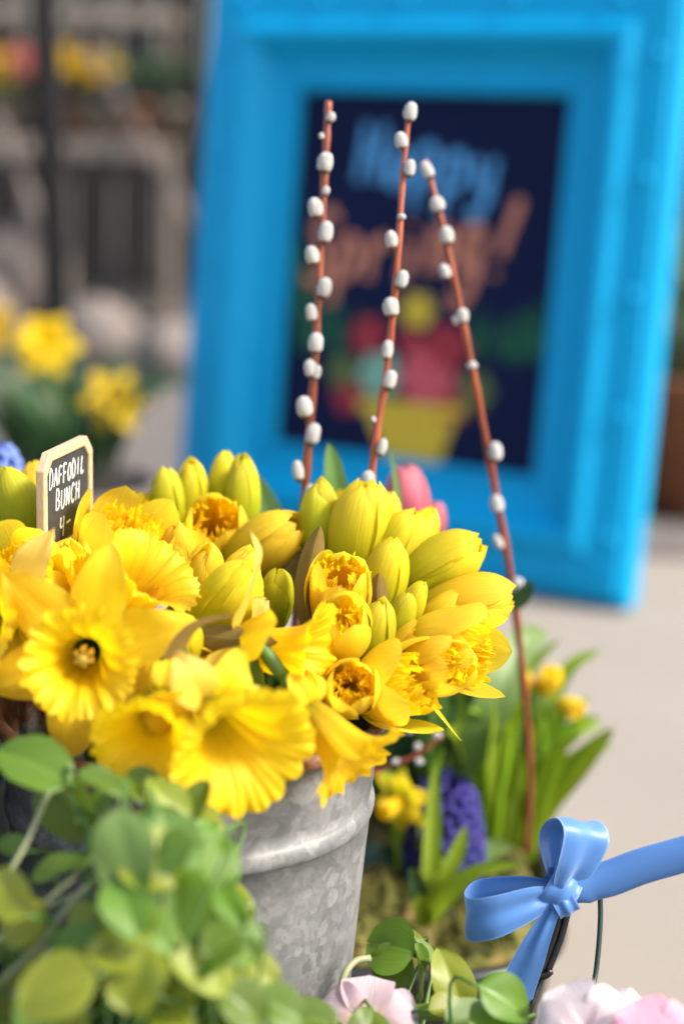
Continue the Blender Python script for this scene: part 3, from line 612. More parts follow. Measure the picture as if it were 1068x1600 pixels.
def stroke_geo(pts, wd, z, rg, smooth=True, mp_=lambda x, y: (x, y)):
    n = max(6, (len(pts) - 1) * 6); P = []
    for k in range(n + 1):
        q = spline([(x, y, 0) for x, y in pts], k / n); X, Y = mp_(q.x, q.y); P.append(Vector((X, Y, 0)))
    V, F_ = [], []
    for k, p in enumerate(P):
        t_ = (P[min(k + 1, n)] - P[max(k - 1, 0)]); t_ = t_.normalized() if t_.length > 1e-9 else Vector((1, 0, 0)); s_ = Vector((-t_.y, t_.x, 0))
        h = wd * .5 * rg.uniform(.75, 1.15)
        for a, b_ in ((-1, 0), (-.5, 1), (.5, 1), (1, 0)): V.append(p + s_ * h * a + Vector((0, 0, z + b_ * wd * .06)))
    for k in range(n):
        for i in range(3): F_.append((k * 4 + i, k * 4 + 4 + i, k * 4 + 5 + i, k * 4 + 1 + i))
    return V, F_
def write(text, x, y, cw, ch, wd, z, seed, slant=.15, rise=0.0, gap=.22):
    rg = random.Random(seed); gs = []
    for k, c_ in enumerate(text):
        ox = x + k * cw * (1 + gap); oy = y + rise * k + rg.uniform(-.05, .05) * ch; kk = rg.uniform(.92, 1.08)
        for st_ in FONT.get(c_, []):
            gs.append(stroke_geo([(ox + (a + slant * b_) * cw, oy + b_ * ch * kk) for a, b_ in st_], wd, z, rg))
    return joined(*gs)
zt = TH / 2 - .0010
for txt, x, y, cw, ch, sd_ in (('DAFFODIL', .0085, .0325, .0047, .0085, 1), ('BUNCH', .0160, .0205, .0052, .0085, 2), ('4-', .0205, .0068, .0062, .0095, 3)):
    g = write(txt, x, y, cw, ch, .00105, zt, sd_, slant=.2, gap=.2); mesh('lettering', g[0], g[1], M['chalk_white'], so)

# ------------------------------------------------------------------ pussy willow branches
def catkin_geo(L, Rr, seed):
    def f(u, v):
        a = 2 * math.pi * u; prof_ = (max(0, 1 - abs(2 * v - 1) ** 2.5)) ** .5 * (1.0 - .12 * v) + .02
        r = Rr * prof_ * (1 + .10 * noise.noise((math.cos(a) * 3 + seed, math.sin(a) * 3, v * 6)) + .22 * max(0, noise.noise((math.cos(a) * 9 + seed, math.sin(a) * 9, v * 17))))
        return Vector((r * math.cos(a), r * math.sin(a), L * v))
    return grid(26, 20, f, wrap=True)
CATK = []
for k in range(5):
    g = catkin_geo(1, 1, k * 9.3); mm = mesh('catkin', g[0], g[1], M['catkin_fur'], None, g[2]); CATK.append(mm.data); bpy.data.objects.remove(mm)
g = lathe_geo([(.05, -.15), (.75, .05), (.95, .25), (.7, .38)], 12); mm = mesh('bud_scale', g[0], g[1], M['catkin_scale'], None, g[2]); SCALE = mm.data; bpy.data.objects.remove(mm)
def willow(path, cats, label, r0=.0026, r1=.0016, blue=None):
    """path: (px,py,d) points top to bottom; cats: (px,py,w,h in px, side)"""
    P = [at(*p) for p in path]; base = P[-1]
    o = empty('willow_branch', base, label, 'branch')
    inv = Matrix.Translation(-base); rg = random.Random(len(path) * 7 + len(cats))
    v, f, uv = tube_geo(P, lambda t_: .86 * (r1 + (r0 - r1) * t_) * (1 + .12 * math.sin(t_ * 70)), 10, 60); mesh('twig', [inv @ q for q in v], f, M['willow_bark'], o, uv)
    for (px, py, wpx, hpx, tilt) in cats:
        # depth of the branch at that height
        best = min(range(201), key=lambda k: abs((spline(path, k / 200)).y - py)); q = spline(path, best / 200); dd = q.z
        bend = (spline(path, min(1, best / 200 + .02)) - spline(path, max(0, best / 200 - .02))); ax = Vector((-bend.x, bend.y, 0)).normalized()   # image up along the branch
        up_ = dirv(ax.x + tilt, abs(ax.y), .12 if px > q.x else .05)
        s_ = dd / FPX; c_ = at(px, py, dd - .0035) - up_ * hpx * .5 * s_
        ob = bpy.data.objects.new('catkin', CATK[rg.randrange(5)]); link(ob, o)
        m3 = frame(up_, rg.uniform(0, 6)).to_4x4() @ Matrix.Diagonal((wpx * .44 * s_, wpx * .44 * s_, hpx * .92 * s_, 1)); m3.translation = c_ - base; ob.matrix_local = m3
        sc = bpy.data.objects.new('bud_scale', SCALE); link(sc, ob)
        sc.matrix_local = Matrix.Diagonal((.82, .82, .75, 1))
    return o
willow([(513, 158, .88), (508, 250, .88), (500, 400, .885), (492, 560, .89), (478, 740, .90), (470, 880, .90), (455, 1090, .86)],
       [(517, 182, 17, 18, .3), (502, 212, 10, 12, -.3), (508, 252, 28, 36, .1), (509, 297, 14, 16, .2), (492, 323, 27, 36, -.25), (509, 361, 26, 38, .1), (487, 397, 25, 34, -.2), (507, 448, 26, 36, .15), (486, 487, 21, 32, -.15),
        (493, 534, 27, 36, .05), (484, 574, 22, 32, -.2), (494, 580, 18, 26, .2), (475, 634, 29, 38, -.2), (489, 676, 26, 38, .1), (465, 734, 20, 36, -.2), (484, 770, 22, 34, .2)],
       'straight red brown pussy willow branch, the one above the slim buds', .0030, .0022)
willow([(640, 163, .87), (630, 260, .87), (621, 400, .87), (606, 560, .88), (585, 700, .885), (572, 830, .89), (545, 1090, .86)],
       [(641, 173, 24, 34, .1), (626, 218, 23, 30, -.3), (640, 261, 20, 30, .1), (627, 338, 15, 10, .0), (611, 373, 22, 32, -.2), (628, 435, 22, 32, .2), (610, 478, 28, 34, -.15), (605, 545, 20, 34, .0), (609, 592, 24, 34, .15), (583, 655, 10, 12, -.2), (597, 697, 17, 30, .15), (575, 749, 24, 34, -.1)],
       'tallest pussy willow branch, standing in front of the chalk lettering', .0028, .0016)
willow([(664, 250, .93), (690, 350, .93), (716, 470, .94), (742, 600, .95), (772, 760, .97), (800, 920, 1.0), (818, 1080, 1.04), (826, 1210, 1.08), (822, 1330, 1.12)],
       [(666, 264, 21, 32, -.2), (682, 318, 27, 28, .0), (697, 366, 26, 32, .1), (694, 423, 20, 28, -.2), (722, 492, 22, 26, .2), (711, 500, 12, 18, -.3), (737, 570, 18, 14, .1), (773, 704, 25, 34, .1), (775, 786, 24, 32, .0), (777, 846, 16, 28, -.3), (808, 915, 24, 32, .1)],
       'leaning dark red pussy willow branch rooted in the mossy tray', .0031, .0020)
# a small green leaf on the leaning branch
loose('leaf_blade', [(800, 950, 1.0), (816, 930, .99), (830, 906, .985)], .010, 'blade_dark', 'little dark leaf tip on the leaning willow branch', 'leaf')

# ------------------------------------------------------------------ blue framed chalkboard
D_P = 2.2
PY, PL = R_(29.02), R_(6.25)
p1 = Vector((math.cos(PY), -math.sin(PY), 0)); pn0 = Vector((-math.sin(PY), -math.cos(PY), 0)); p2 = Vector((0, 0, 1)) * math.cos(PL) - pn0 * math.sin(PL); pn = p1.cross(p2)
if pn.dot(pn0) < 0: pn = -pn
PC = Vector((.0834, 2.1, -.1894)) * (D_P / 2.1) + CAM
mp_ = Matrix((p1, p2, pn)).transposed().to_4x4(); mp_.translation = PC
IW, IH, MW = .190, .2325, .142
fo = empty('framed_chalkboard', PC, 'bright blue framed chalkboard with coloured spring greeting, leaning back on the pavement', 'chalkboard'); fo.matrix_world = mp_
PROFM = [(0, .0), (0, .010), (.006, .014), (.012, .014), (.016, .011), (.030, .013), (.044, .022), (.054, .034), (.058, .040), (.064, .044), (.072, .045), (.079, .042), (.083, .037), (.088, .034), (.118, .031), (.128, .029), (.131, .024), (.136, .023), (.142, .018), (.142, -.012), (0, -.012)]
for k, (ax, sgn) in enumerate((('h', 1), ('v', 1), ('h', -1), ('v', -1))):
    V = []; n_ = len(PROFM); NS = 16
    for s_ in range(NS + 1):
        tt = -1 + 2 * s_ / NS
        for (o_, h_) in PROFM:
            if ax == 'h': V.append(Vector((tt * (IW + o_ - .0004), sgn * (IH + o_), h_)))
            else: V.append(Vector((sgn * (IW + o_), tt * (IH + o_ - .0004), h_)))
    Fs = []
    for s_ in range(NS):
        for j in range(n_):
            q = (s_ * n_ + j, s_ * n_ + (j + 1) % n_, (s_ + 1) * n_ + (j + 1) % n_, (s_ + 1) * n_ + j); Fs.append(q if (sgn > 0) == (ax == 'h') else q[::-1])
    Fs += [tuple(range(n_)), tuple(range(NS * n_, NS * n_ + n_))]
    rail = mesh('frame_rail', V, Fs, M['blue_paint'], fo, smooth=False)
v, f = box_geo(0, 0, -.004, IW * 2 + .02, IH * 2 + .02, .006, 0); board = mesh('board', v, f, M['chalkboard'], fo, smooth=False)
g = lathe_geo([(.0085, -.002), (.0085, .002), (.007, .0045), (.003, .006), (.0003, .0062)], 16)
stud = mesh('stud', g[0], g[1], M['blue_paint'], None, g[2]); sdata = stud.data; bpy.data.objects.remove(stud)
so_ = .110
sp_x = [-.27, -.155, -.035, .115, .25]; sp_y = [-.29, -.143, -.001, .139, .28]
for x in sp_x:
    for sg in (1, -1): o = link(bpy.data.objects.new('stud', sdata), fo); o.location = (x, sg * (IH + so_), .031)
for y in sp_y:
    for sg in (1, -1): o = link(bpy.data.objects.new('stud', sdata), fo); o.location = (sg * (IW + so_), y, .031)
v, f = box_geo(0, -.06, -.10, .05, .62, .018, .002)
mleg = Matrix.Rotation(R_(-17), 4, 'X'); mesh('rear_leg', [mleg @ q for q in v], f, M['grey_wood'], fo, smooth=False)
def bp(px, py):
    v_ = FWD + RGT * ((px - 534) / FPX) + UP * ((800 - py) / FPX); t_ = (PC - CAM).dot(pn) / v_.dot(pn); q = CAM + v_ * t_ - PC; return (q.dot(p1), q.dot(p2))
rg = random.Random(5)
# greeting
g = write('Happy', *bp(556, 282), .0365, .072, .0115, .0004, 11, slant=.18, gap=.12, rise=-.001); mesh('lettering', g[0], g[1], M['chalk_blue'], board)
gs = []
xs, ys = bp(474, 436); cw = .041
g = write('Spring!', xs, ys, .039, .084, .0135, .0004, 12, slant=.3, gap=.12, rise=.0045); mesh('lettering', g[0], g[1], M['chalk_orange'], board)
def blob(pxc, pyc, rpx, mat, seed, petals=6, name='drawn_flower'):
    x, y = bp(pxc, pyc); rr = rpx * .00070; rg_ = random.Random(seed); gs_ = []
    for k in range(petals):
        a = k * 6.283 / petals; pts = [(x + rr * q * math.cos(a + da), y + rr * q * math.sin(a + da)) for q, da in ((.15, 0), (.7, .4), (1, .05), (.7, -.35), (.15, 0))]
        gs_.append(stroke_geo(pts, rr * .42, .0004 + .00006 * k, rg_))
    gs_.append(stroke_geo([(x - rr * .2, y), (x, y + rr * .2), (x + rr * .2, y), (x, y - rr * .2)], rr * .4, .001, rg_))
    g_ = joined(*gs_); mesh(name, g_[0], g_[1], M[mat], board)
for k, a in enumerate([(652, 486, 30, 'chalk_yellow'), (592, 585, 40, 'chalk_mint'), (665, 590, 50, 'chalk_pink'), (695, 545, 42, 'chalk_red'), (575, 525, 34, 'chalk_red'), (545, 620, 30, 'chalk_red'), (705, 630, 34, 'chalk_red'), (535, 580, 30, 'chalk_olive'), (740, 612, 34, 'chalk_olive'), (640, 535, 24, 'chalk_red')]):
    blob(*a, seed=k)
q = [bp(572, 642), bp(712, 652), bp(684, 728), bp(604, 720)]; rim_ = [bp(560, 632), bp(724, 644), bp(722, 664), bp(560, 652)]
gs = []
for k in range(12):
    a = k / 11; L_ = (q[0][0] + (q[3][0] - q[0][0]) * a, q[0][1] + (q[3][1] - q[0][1]) * a); R2 = (q[1][0] + (q[2][0] - q[1][0]) * a, q[1][1] + (q[2][1] - q[1][1]) * a)
    gs.append(stroke_geo([L_, ((L_[0] + R2[0]) / 2, (L_[1] + R2[1]) / 2 - .001), R2], .0085, .0004 + .00005 * k, rg))
gs.append(stroke_geo([rim_[0], rim_[1]], .016, .0012, rg)); g = joined(*gs); mesh('drawn_pot', g[0], g[1], M['chalk_yellow'], board)
for (x0, x1, y0, y1, n_) in ((446, 560, 545, 470, 26), (735, 868, 565, 480, 30), (452, 480, 500, 380, 10)):
    gs = []
    for k in range(n_):
        x = rg.uniform(x0, x1); a = bp(x, y0 + rg.uniform(-14, 8)); b_ = bp(x + rg.uniform(-14, 14), y1 + rg.uniform(-10, 40)); gs.append(stroke_geo([a, ((a[0] + b_[0]) / 2 + .004, (a[1] + b_[1]) / 2), b_], .0030, .0003 + .00002 * k, rg))
    g = joined(*gs); mesh('drawn_grass', g[0], g[1], M['chalk_green'], board)

# ------------------------------------------------------------------ mossy black tray with spring bulbs
TZ = .100
TCX, TCY, LA, LB, TRAD = .014, 1.075, .250, .360, .070
tr = empty('planter_trough', (TCX, TCY, 0), 'low black plastic trough with rounded corners, filled with moss, behind the steel bucket', 'planter')
def outline(off, n=12):
    pts = []; hx, hy, r_ = LA / 2, LB / 2, TRAD
    for cx_, cy_, a0 in ((hx - r_, hy - r_, 0), (-hx + r_, hy - r_, 90), (-hx + r_, -hy + r_, 180), (hx - r_, -hy + r_, 270)):
        for k in range(n + 1):
            a_ = R_(a0 + 90 * k / n); pts.append((cx_ + (r_ + off) * math.cos(a_), cy_ + (r_ + off) * math.sin(a_)))
    return pts
V, Fs = [], []
PT = [(-.020, .003), (-.018, .0), (-.012, .012), (0, TZ - .010), (.005, TZ - .009), (.006, TZ - .004), (.004, TZ), (-.001, TZ + .0005), (-.004, TZ - .004), (-.012, .02), (-.022, .008)]
for off, z in PT: V += [Vector((x, y, z)) for x, y in outline(off)]
n_ = len(outline(0))
for j in range(len(PT) - 1):
    for i in range(n_): Fs.append((j * n_ + i, j * n_ + (i + 1) % n_, (j + 1) * n_ + (i + 1) % n_, (j + 1) * n_ + i))
Fs.append(tuple(range((len(PT) - 1) * n_, len(PT) * n_)))
mesh('trough_body', V, Fs, M['black_plastic'], tr)
def inside(x, y):
    dx, dy = abs(x) - (LA / 2 - TRAD), abs(y) - (LB / 2 - TRAD)
    return (math.hypot(max(dx, 0), max(dy, 0)) + min(max(dx, dy), 0)) / TRAD      # 1 at the wall
def mossz(x, y):
    return TZ + .002 + .020 * noise.noise((x * 18, y * 18, 3)) + .010 * noise.noise((x * 48, y * 48, 1)) + .006 * noise.noise((x * 130, y * 130, 5)) - .02 * max(0, inside(x, y) - .75) / .25
def mosspt(u, v):
    x, y = (u - .5) * LA, (v - .5) * LB; k = inside(x, y)
    if k > .97:
        dx, dy = max(abs(x) - (LA / 2 - TRAD), 0), max(abs(y) - (LB / 2 - TRAD), 0); l_ = max(math.hypot(dx, dy), 1e-6); q_ = .95 * TRAD / l_
        x = math.copysign(LA / 2 - TRAD + dx * q_, x) if dx else x; y = math.copysign(LB / 2 - TRAD + dy * q_, y) if dy else y
    return (x, y, mossz(x, y))
gm = grid(110, 130, mosspt)
rg = random.Random(3); TV, TF, TU = [], [], []
while len(TF) < 22000:
    x, y = rg.uniform(-.5, .5) * LA, rg.uniform(-.5, .5) * LB
    if inside(x, y) > .9: continue
    z = mossz(x, y); a = rg.uniform(0, 6.28); l_ = rg.uniform(.003, .010); t_ = rg.uniform(.2, 1.0); n_ = len(TV)
    dx, dy = math.cos(a), math.sin(a)
    TV += [Vector((x - dy * .0007, y + dx * .0007, z - .001)), Vector((x + dy * .0007, y - dx * .0007, z - .001)), Vector((x + dx * l_ * t_, y + dy * l_ * t_, z + l_ * (1.1 - t_ * .6)))]
    TF.append((n_, n_ + 1, n_ + 2)); TU += [(0, 0)] * 3
g = joined(gm, (TV, TF, TU)); tag(mesh('moss', g[0], g[1], M['moss'], tr, g[2]), kind='stuff')

def plant(name, base, label, cat, group=None):
    o = empty(name, base, label, cat, group); return o, Matrix.Translation(-base)
def blades(o, inv, base, n, h, spread, wid, mat, seed, lean=Vector((0, 0, 0)), r=.02):
    rg_ = random.Random(seed)
    for k in range(n):
        a = k * 2.4 + rg_.uniform(-.4, .4); dv = Vector((math.cos(a), math.sin(a), 0)); hh = h * rg_.uniform(.65, 1.08); sp2 = spread * rg_.uniform(.3, 1.1)
        p0 = base + dv * r * rg_.uniform(.2, 1); pts = [p0, p0 + dv * sp2 * .2 + Vector((0, 0, hh * .45)) + lean * .3, p0 + dv * sp2 * .6 + Vector((0, 0, hh * .82)) + lean * .7, p0 + dv * sp2 * 1.1 + Vector((0, 0, hh * rg_.uniform(.9, 1.05))) + lean]
        fc = (dv * -.6 + Vector((rg_.uniform(-.5, .5), -.8, .5))).normalized()
        blade(o, pts, wid * rg_.uniform(.8, 1.15), mat, face=fc, inv=inv)
def small_flower(o, inv, pos, face, s, seed, pet='open', cor='tube', petmat='petal_lemon', cormat='corona_gold', roll=0):
    z = dirv(*face); m4 = frame(z, roll).to_4x4(); m4.translation = pos; e = empty('flower', pos, parent=o, mat=inv @ m4)
    flower_parts(e, s, seed, pet, cor, petmat, cormat)
    return e, pos - z * .004
# clump the leaning willow grows from
b1 = on_z(778, 1322, TZ); b1.z = TZ - .005
o, inv = plant('daffodil_clump', b1, 'dense clump of bright green daffodil leaves with small yellow flowers, in the mossy tray', 'daffodil plant')
blades(o, inv, b1, 30, .118, .040, .0110, 'blade', 21, r=.028, lean=Vector((.010, 0, 0)))
blade(o, [b1 + Vector((.02, 0, 0)), at(850, 1260, 1.14), at(905, 1195, 1.13), at(958, 1138, 1.12)], .021, 'blade', inv=inv, face=dirv(-.3, .5, 1))
blade(o, [b1 + Vector((.02, 0, 0)), at(830, 1270, 1.14), at(858, 1190, 1.13), at(850, 1120, 1.12)], .013, 'blade', inv=inv)
for k, (px, py, fc, s_) in enumerate(((846, 1085, (.2, .6, .5), .50), (868, 1100, (.6, -.1, .5), .44), (828, 1078, (-.4, .5, .5), .42))):
    e, bk = small_flower(o, inv, at(px, py, 1.13), fc, s_, 300 + k, 'half', 'tube'); v, f, uv = tube_geo([bk, bk + Vector((-.006, 0, -.03)), b1 + Vector((.012, 0, .05)), b1], .0017, 7, 12); mesh('stem', [inv @ q_ for q_ in v], f, M['stem'], o, uv)
# dark leaves behind the bucket
b2 = on_z(640, 1330, TZ); b2.z = TZ - .005
o, inv = plant('bulb_foliage', b2, 'dark green broad bulb leaves rising between the steel bucket and the bright clump', 'plant')
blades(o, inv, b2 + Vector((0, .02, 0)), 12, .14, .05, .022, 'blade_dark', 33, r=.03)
b2b = b2 + Vector((.05, .05, 0))
blades(o, inv, b2b, 14, .145, .05, .012, 'blade', 35, r=.03)
blade(o, [b2, at(760, 1120, 1.1), at(810, 1010, 1.12), at(855, 990, 1.14)], .026, 'leaf_blue', inv=inv, face=dirv(.2, .3, 1))
# purple hyacinth
def hyacinth(px, py, d, mat, label, h=.06, r=.019, n=95, foot=None, leaves=True, seed=1, lean=(0, 0)):
    top = at(px, py, d); base = foot if foot is not None else Vector((top.x, top.y, TZ - .004)); o_, inv_ = plant('hyacinth', base, label, 'hyacinth')
    v, f, uv = tube_geo([base, (base + top) / 2, top + Vector((0, 0, h * .4))], .0045, 9, 10); mesh('stem', [inv_ @ q_ for q_ in v], f, M['stem'], o_, uv)
    rg_ = random.Random(seed); gs_ = []
    fl = []
    for j in range(6):     # a six pointed floret
        a = j * math.pi / 3; fl.append(rotz(tepal_geo([(1.2, 0), (2.2, 5), (5.5, 8), (8, 6.5)], 2.3, .4, j, wave=.1, nu=3, nv=5, crease=.1), a))
    g0 = joined(*fl, lathe_geo([(.0008, -.002), (.0018, .0), (.0022, .005)], 6)); mdat = None
    for k in range(n):
        t_ = (k + .5) / n; a = k * 2.399; rr = r * (1 - .55 * max(0, t_ - .45) ** 1.5 * 2); zc = top.z + (t_ - .5) * h * 1.6
        pos = Vector((top.x, top.y, zc)) + Vector((math.cos(a), math.sin(a), 0)) * rr * .55; dz = Vector((math.cos(a), math.sin(a), (t_ - .35) * 1.1)).normalized()
        m4 = (frame(dz, rg_.uniform(0, 6)) * rg_.uniform(.85, 1.1)).to_4x4(); m4.translation = pos
        if mdat is None: fo_ = mesh('floret', g0[0], g0[1], M[mat], o_, g0[2]); mdat = fo_.data
        else: fo_ = link(bpy.data.objects.new('floret', mdat), o_)
        fo_.matrix_local = inv_ @ m4
    return o_, inv_, base
hb = on_z(690, 1400, TZ); hb.z = TZ - .004
o, inv, hb = hyacinth(692, 1322, 1.07, 'hyacinth', 'deep violet blue hyacinth blooming in the moss', h=.046, r=.034, n=130, foot=hb, seed=5)
for pts, wd, mt_ in (([(662, 1445, 1.03), (672, 1370, 1.02), (676, 1280, 1.02), (680, 1195, 1.02)], .0115, 'blade'), ([(665, 1445, 1.03), (690, 1380, 1.02), (715, 1330, 1.02), (728, 1290, 1.02)], .011, 'blade'),
                    ([(668, 1440, 1.03), (700, 1400, 1.01), (745, 1362, 1.0), (812, 1350, .99)], .010, 'blade'), ([(660, 1445, 1.03), (655, 1400, 1.02), (645, 1370, 1.01), (638, 1356, 1.0)], .011, 'blade_dark'),
                    ([(662, 1448, 1.03), (660, 1400, 1.02), (672, 1360, 1.02), (690, 1342, 1.03)], .013, 'blade'), ([(672, 1430, 1.05), (720, 1370, 1.07), (760, 1330, 1.08), (800, 1325, 1.08)], .016, 'leaf_blue'), ([(560, 1330, 1.1), (600, 1345, 1.08), (650, 1330, 1.08)], .02, 'blade_dark')):
    blade(o, [at(*p) for p in pts], wd, mt_, inv=inv, face=dirv(0, .4, 1), fold=.35)
# small pale daffodil beside the hyacinth
b3 = on_z(640, 1400, TZ); b3.z = TZ - .004
o, inv = plant('miniature_daffodil', b3, 'small nodding pale yellow daffodil beside the violet hyacinth', 'daffodil plant')
e, bk = small_flower(o, inv, at(630, 1248, 1.05), (-.55, -.25, .6), .50, 400, 'open', 'tube', 'petal_lemon', 'corona_lemon', roll=.4)
v, f, uv = tube_geo([bk, at(656, 1242, 1.06), at(664, 1270, 1.06), at(650, 1340, 1.06), b3], .002, 8, 16); mesh('stem', [inv @ q_ for q_ in v], f, M['stem'], o, uv)
blades(o, inv, b3, 7, .09, .03, .009, 'blade', 44, r=.012)
# small willow twig behind the bucket
willow([(690, 1150, 1.0), (650, 1180, 1.0), (600, 1200, 1.0), (560, 1230, 1.0), (545, 1300, 1.02), (550, 1390, 1.04)], [(683, 1148, 13, 17, .3), (652, 1166, 12, 15, 0), (640, 1140, 14, 17, .1), (655, 1190, 13, 15, .3), (618, 1190, 11, 14, 0)], 'short willow twig with tiny buds lying behind the steel bucket', .0022, .0014)
# pink tulip
tp = at(637, 782, 1.0); tbase = on_z(668, 1300, TZ); tbase.z = TZ - .004
o, inv = plant('tulip', tbase, 'closed pink tulip rising behind the daffodil buds', 'tulip')
def tulip_head(pos, s, seed, ax):
    m4 = frame(ax, .3).to_4x4(); m4.translation = pos; e_ = empty('flower', pos, parent=o, mat=inv @ m4)
    for k in range(6):
        g_ = scaled(rotz(tepal_geo([(2, 0), (9, 4), (13, 14), (12.2, 27), (8 + (k % 2), 37), (4.5, 43)] if k % 2 else [(2, 0), (9.5, 4), (13.8, 14), (13, 27), (9.5, 37), (6, 42)], 12.5, .9, seed + k, wave=.4), k * math.pi / 3), s)
        mesh('petal', g_[0], g_[1], M['tulip'], e_, g_[2])
tulip_head(at(637, 838, 1.0), .98, 500, dirv(-.04, 1, .1)); tulip_head(at(672, 845, 1.01), .55, 520, dirv(.15, 1, .1))
for pth in ([at(637, 838, 1.0), at(640, 950, 1.02), at(655, 1150, 1.06), tbase], [at(672, 845, 1.01), at(676, 950, 1.02), at(668, 1150, 1.06), tbase]):
    v, f, uv = tube_geo(pth, .003, 8, 14); mesh('stem', [inv @ q_ for q_ in v], f, M['stem'], o, uv)
blade(o, [tbase, at(690, 1000, 1.03), at(672, 860, 1.0), at(676, 790, .99)], .014, 'leaf_blue', inv=inv)
# ------------------------------------------------------------------ foreground pots with rounded leaves
def pot(name, x, y, r, h, mat, label):
    o = empty(name, (x, y, 0), label, 'pot')
    g_ = lathe_geo([(.001, .004), (r * .72, .004), (r * .74, 0), (r * .98, h - .016), (r * 1.04, h - .015), (r * 1.05, h), (r * .98, h), (r * .95, h - .02), (r * .72, .01)], 48); mesh('pot_wall', g_[0], g_[1], M[mat], o, g_[2])
    g_ = lathe_geo([(.0005, h - .014), (r * .5, h - .012), (r * .955, h - .018)], 40); mesh('soil', g_[0], g_[1], M['soil'], o, g_[2]); return o
def leafy(base, soil, label, leaves, fill, seed, cat='plant', stems=True):
    o, inv_ = plant('leafy_plant', base, label, cat); rg_ = random.Random(seed)
    for k, (px, py, d, L, W, nrm, tip, mt_, fold) in enumerate(leaves + fill):
        Z = dirv(*nrm); Y = dirv(*tip); Y = (Y - Z * Y.dot(Z)).normalized(); X = Y.cross(Z)
        m4 = Matrix((X, Y, Z)).transposed().to_4x4(); c0 = at(px, py, d); m4.translation = c0 - Y * L * .0005
        g_ = round_leaf_geo(L * .001, W * .001, seed * 100 + k, notch=rg_.uniform(.04, .24), fold=fold, curl=rg_.uniform(.05, .3), wav=rg_.uniform(.02, .07))
        ob = mesh('leaf', g_[0], g_[1], M[mt_], o, g_[2]); ob.matrix_local = inv_ @ m4
        p0 = m4.translation; p3 = base + Vector((rg_.uniform(-.035, .035), rg_.uniform(-.03, .03), 0)); p1 = p0 - Y * .008 - Z * .010 + FWD * .006; p2 = p3 + (p0 - p3) * .45 + Vector((rg_.uniform(-.01, .01), rg_.uniform(0, .016), -.004))
        if stems:
            v_, f_, u_ = tube_geo([p0, p1, p2, p3], .0008, 6, 12); mesh('leaf_stem', [inv_ @ q_ for q_ in v_], f_, M['stem'], o, u_)
    return o, inv_
pb = at(215, 1770, .62); FZ = pb.z
pot('nursery_pot', pb.x, pb.y, .066, FZ + .012, 'black_plastic', 'tall black nursery pot holding the blurred leafy plant before the bucket')
LV = [(52, 1192, .61, 34, 24, (.2, .55, .8), (-.75, .6, .1), 'leaf', .3), (112, 1262, .62, 34, 30, (-.5, -.1, .85), (.5, -.7, .2), 'leaf', .3), (165, 1222, .60, 22, 13, (.1, .8, .6), (.8, -.2, .2), 'leaf', .3),
      (192, 1335, .555, 34, 25, (-.15, .35, .9), (.15, -.95, .2), 'leaf_blue', .10), (268, 1328, .57, 30, 26, (.3, .4, .85), (.25, -.95, .1), 'leaf_blue', .12), (345, 1345, .585, 23, 17, (.45, .2, .85), (.5, .75, .2), 'leaf', .3),
      (368, 1468, .575, 25, 21, (.3, .5, .8), (.85, -.3, .2), 'leaf', .3), (92, 1352, .60, 26, 11, (-.1, .75, .65), (-.95, .1, .2), 'leaf', .3), (212, 1528, .545, 26, 26, (-.2, .5, .85), (-.2, -.9, .2), 'leaf_yellow', .3),
      (88, 1545, .54, 30, 27, (-.1, .6, .8), (-.9, -.2, .2), 'leaf_yellow', .25), (272, 1425, .565, 34, 30, (.1, .4, .9), (.1, -.95, .1), 'leaf', .3), (318, 1500, .56, 28, 24, (.2, .6, .8), (.6, -.7, .2), 'leaf_yellow', .3),
      (16, 1395, .57, 24, 18, (-.3, .3, .9), (-.6, .6, .2), 'leaf_yellow', .3), (40, 1440, .58, 22, 17, (-.2, .4, .9), (.5, .7, .2), 'leaf_yellow', .3), (225, 1228, .61, 24, 17, (.2, .7, .7), (-.3, .9, .2), 'leaf', .3), (262, 1252, .605, 27, 17, (.5, .4, .75), (-.2, .9, .2), 'leaf_yellow', .3),
      (300, 1262, .61, 26, 14, (-.5, .4, .75), (.25, .9, .2), 'leaf', .3), (238, 1290, .595, 25, 18, (-.3, .6, .75), (.6, .7, .2), 'leaf', .3), (150, 1260, .615, 20, 12, (-.3, .6, .75), (-.7, -.5, .2), 'leaf', .3), (318, 1305, .60, 17, 13, (.5, .6, .75), (.7, .5, .2), 'leaf', .3), (215, 1420, .57, 28, 23, (-.4, .4, .85), (-.6, -.7, .2), 'leaf', .3),
      (150, 1470, .565, 27, 22, (-.1, .6, .8), (-.7, .2, .2), 'leaf_yellow', .3), (380, 1570, .565, 22, 20, (.3, .6, .8), (.8, -.4, .2), 'leaf', .3), (440, 1575, .59, 22, 19, (.2, .7, .8), (.8, -.2, .2), 'leaf', .3), (330, 1420, .58, 25, 20, (.35, .4, .8), (.6, -.6, .2), 'leaf', .3), (20, 1320, .62, 15, 10, (0, .5, .8), (-.6, .4, .2), 'leaf', .3), (490, 1592, .64, 22, 18, (0, .75, .7), (.6, .1, .2), 'leaf', .3)]
rg = random.Random(12); FL = []
for k in range(110):
    py = rg.uniform(1290, 1700); xm = 330 if py < 1400 else (400 if py < 1500 else 470)
    xlo = 165 if py < 1440 else (60 if py < 1500 else -60)
    FL.append((rg.uniform(xlo, xm - 15), py, rg.uniform(.59, .68), rg.uniform(13, 23), rg.uniform(11, 19), (rg.uniform(-.5, .5), rg.uniform(.2, .9), rg.uniform(.5, .9)), (rg.uniform(-1, 1), rg.uniform(-1, .6), .2), rg.choice(['leaf', 'leaf', 'leaf_yellow', 'leaf_yellow']), .3))
LV = [(a_[0], a_[1], a_[2] + .042, a_[3] * .94, a_[4] * .94) + a_[5:] for a_ in LV]
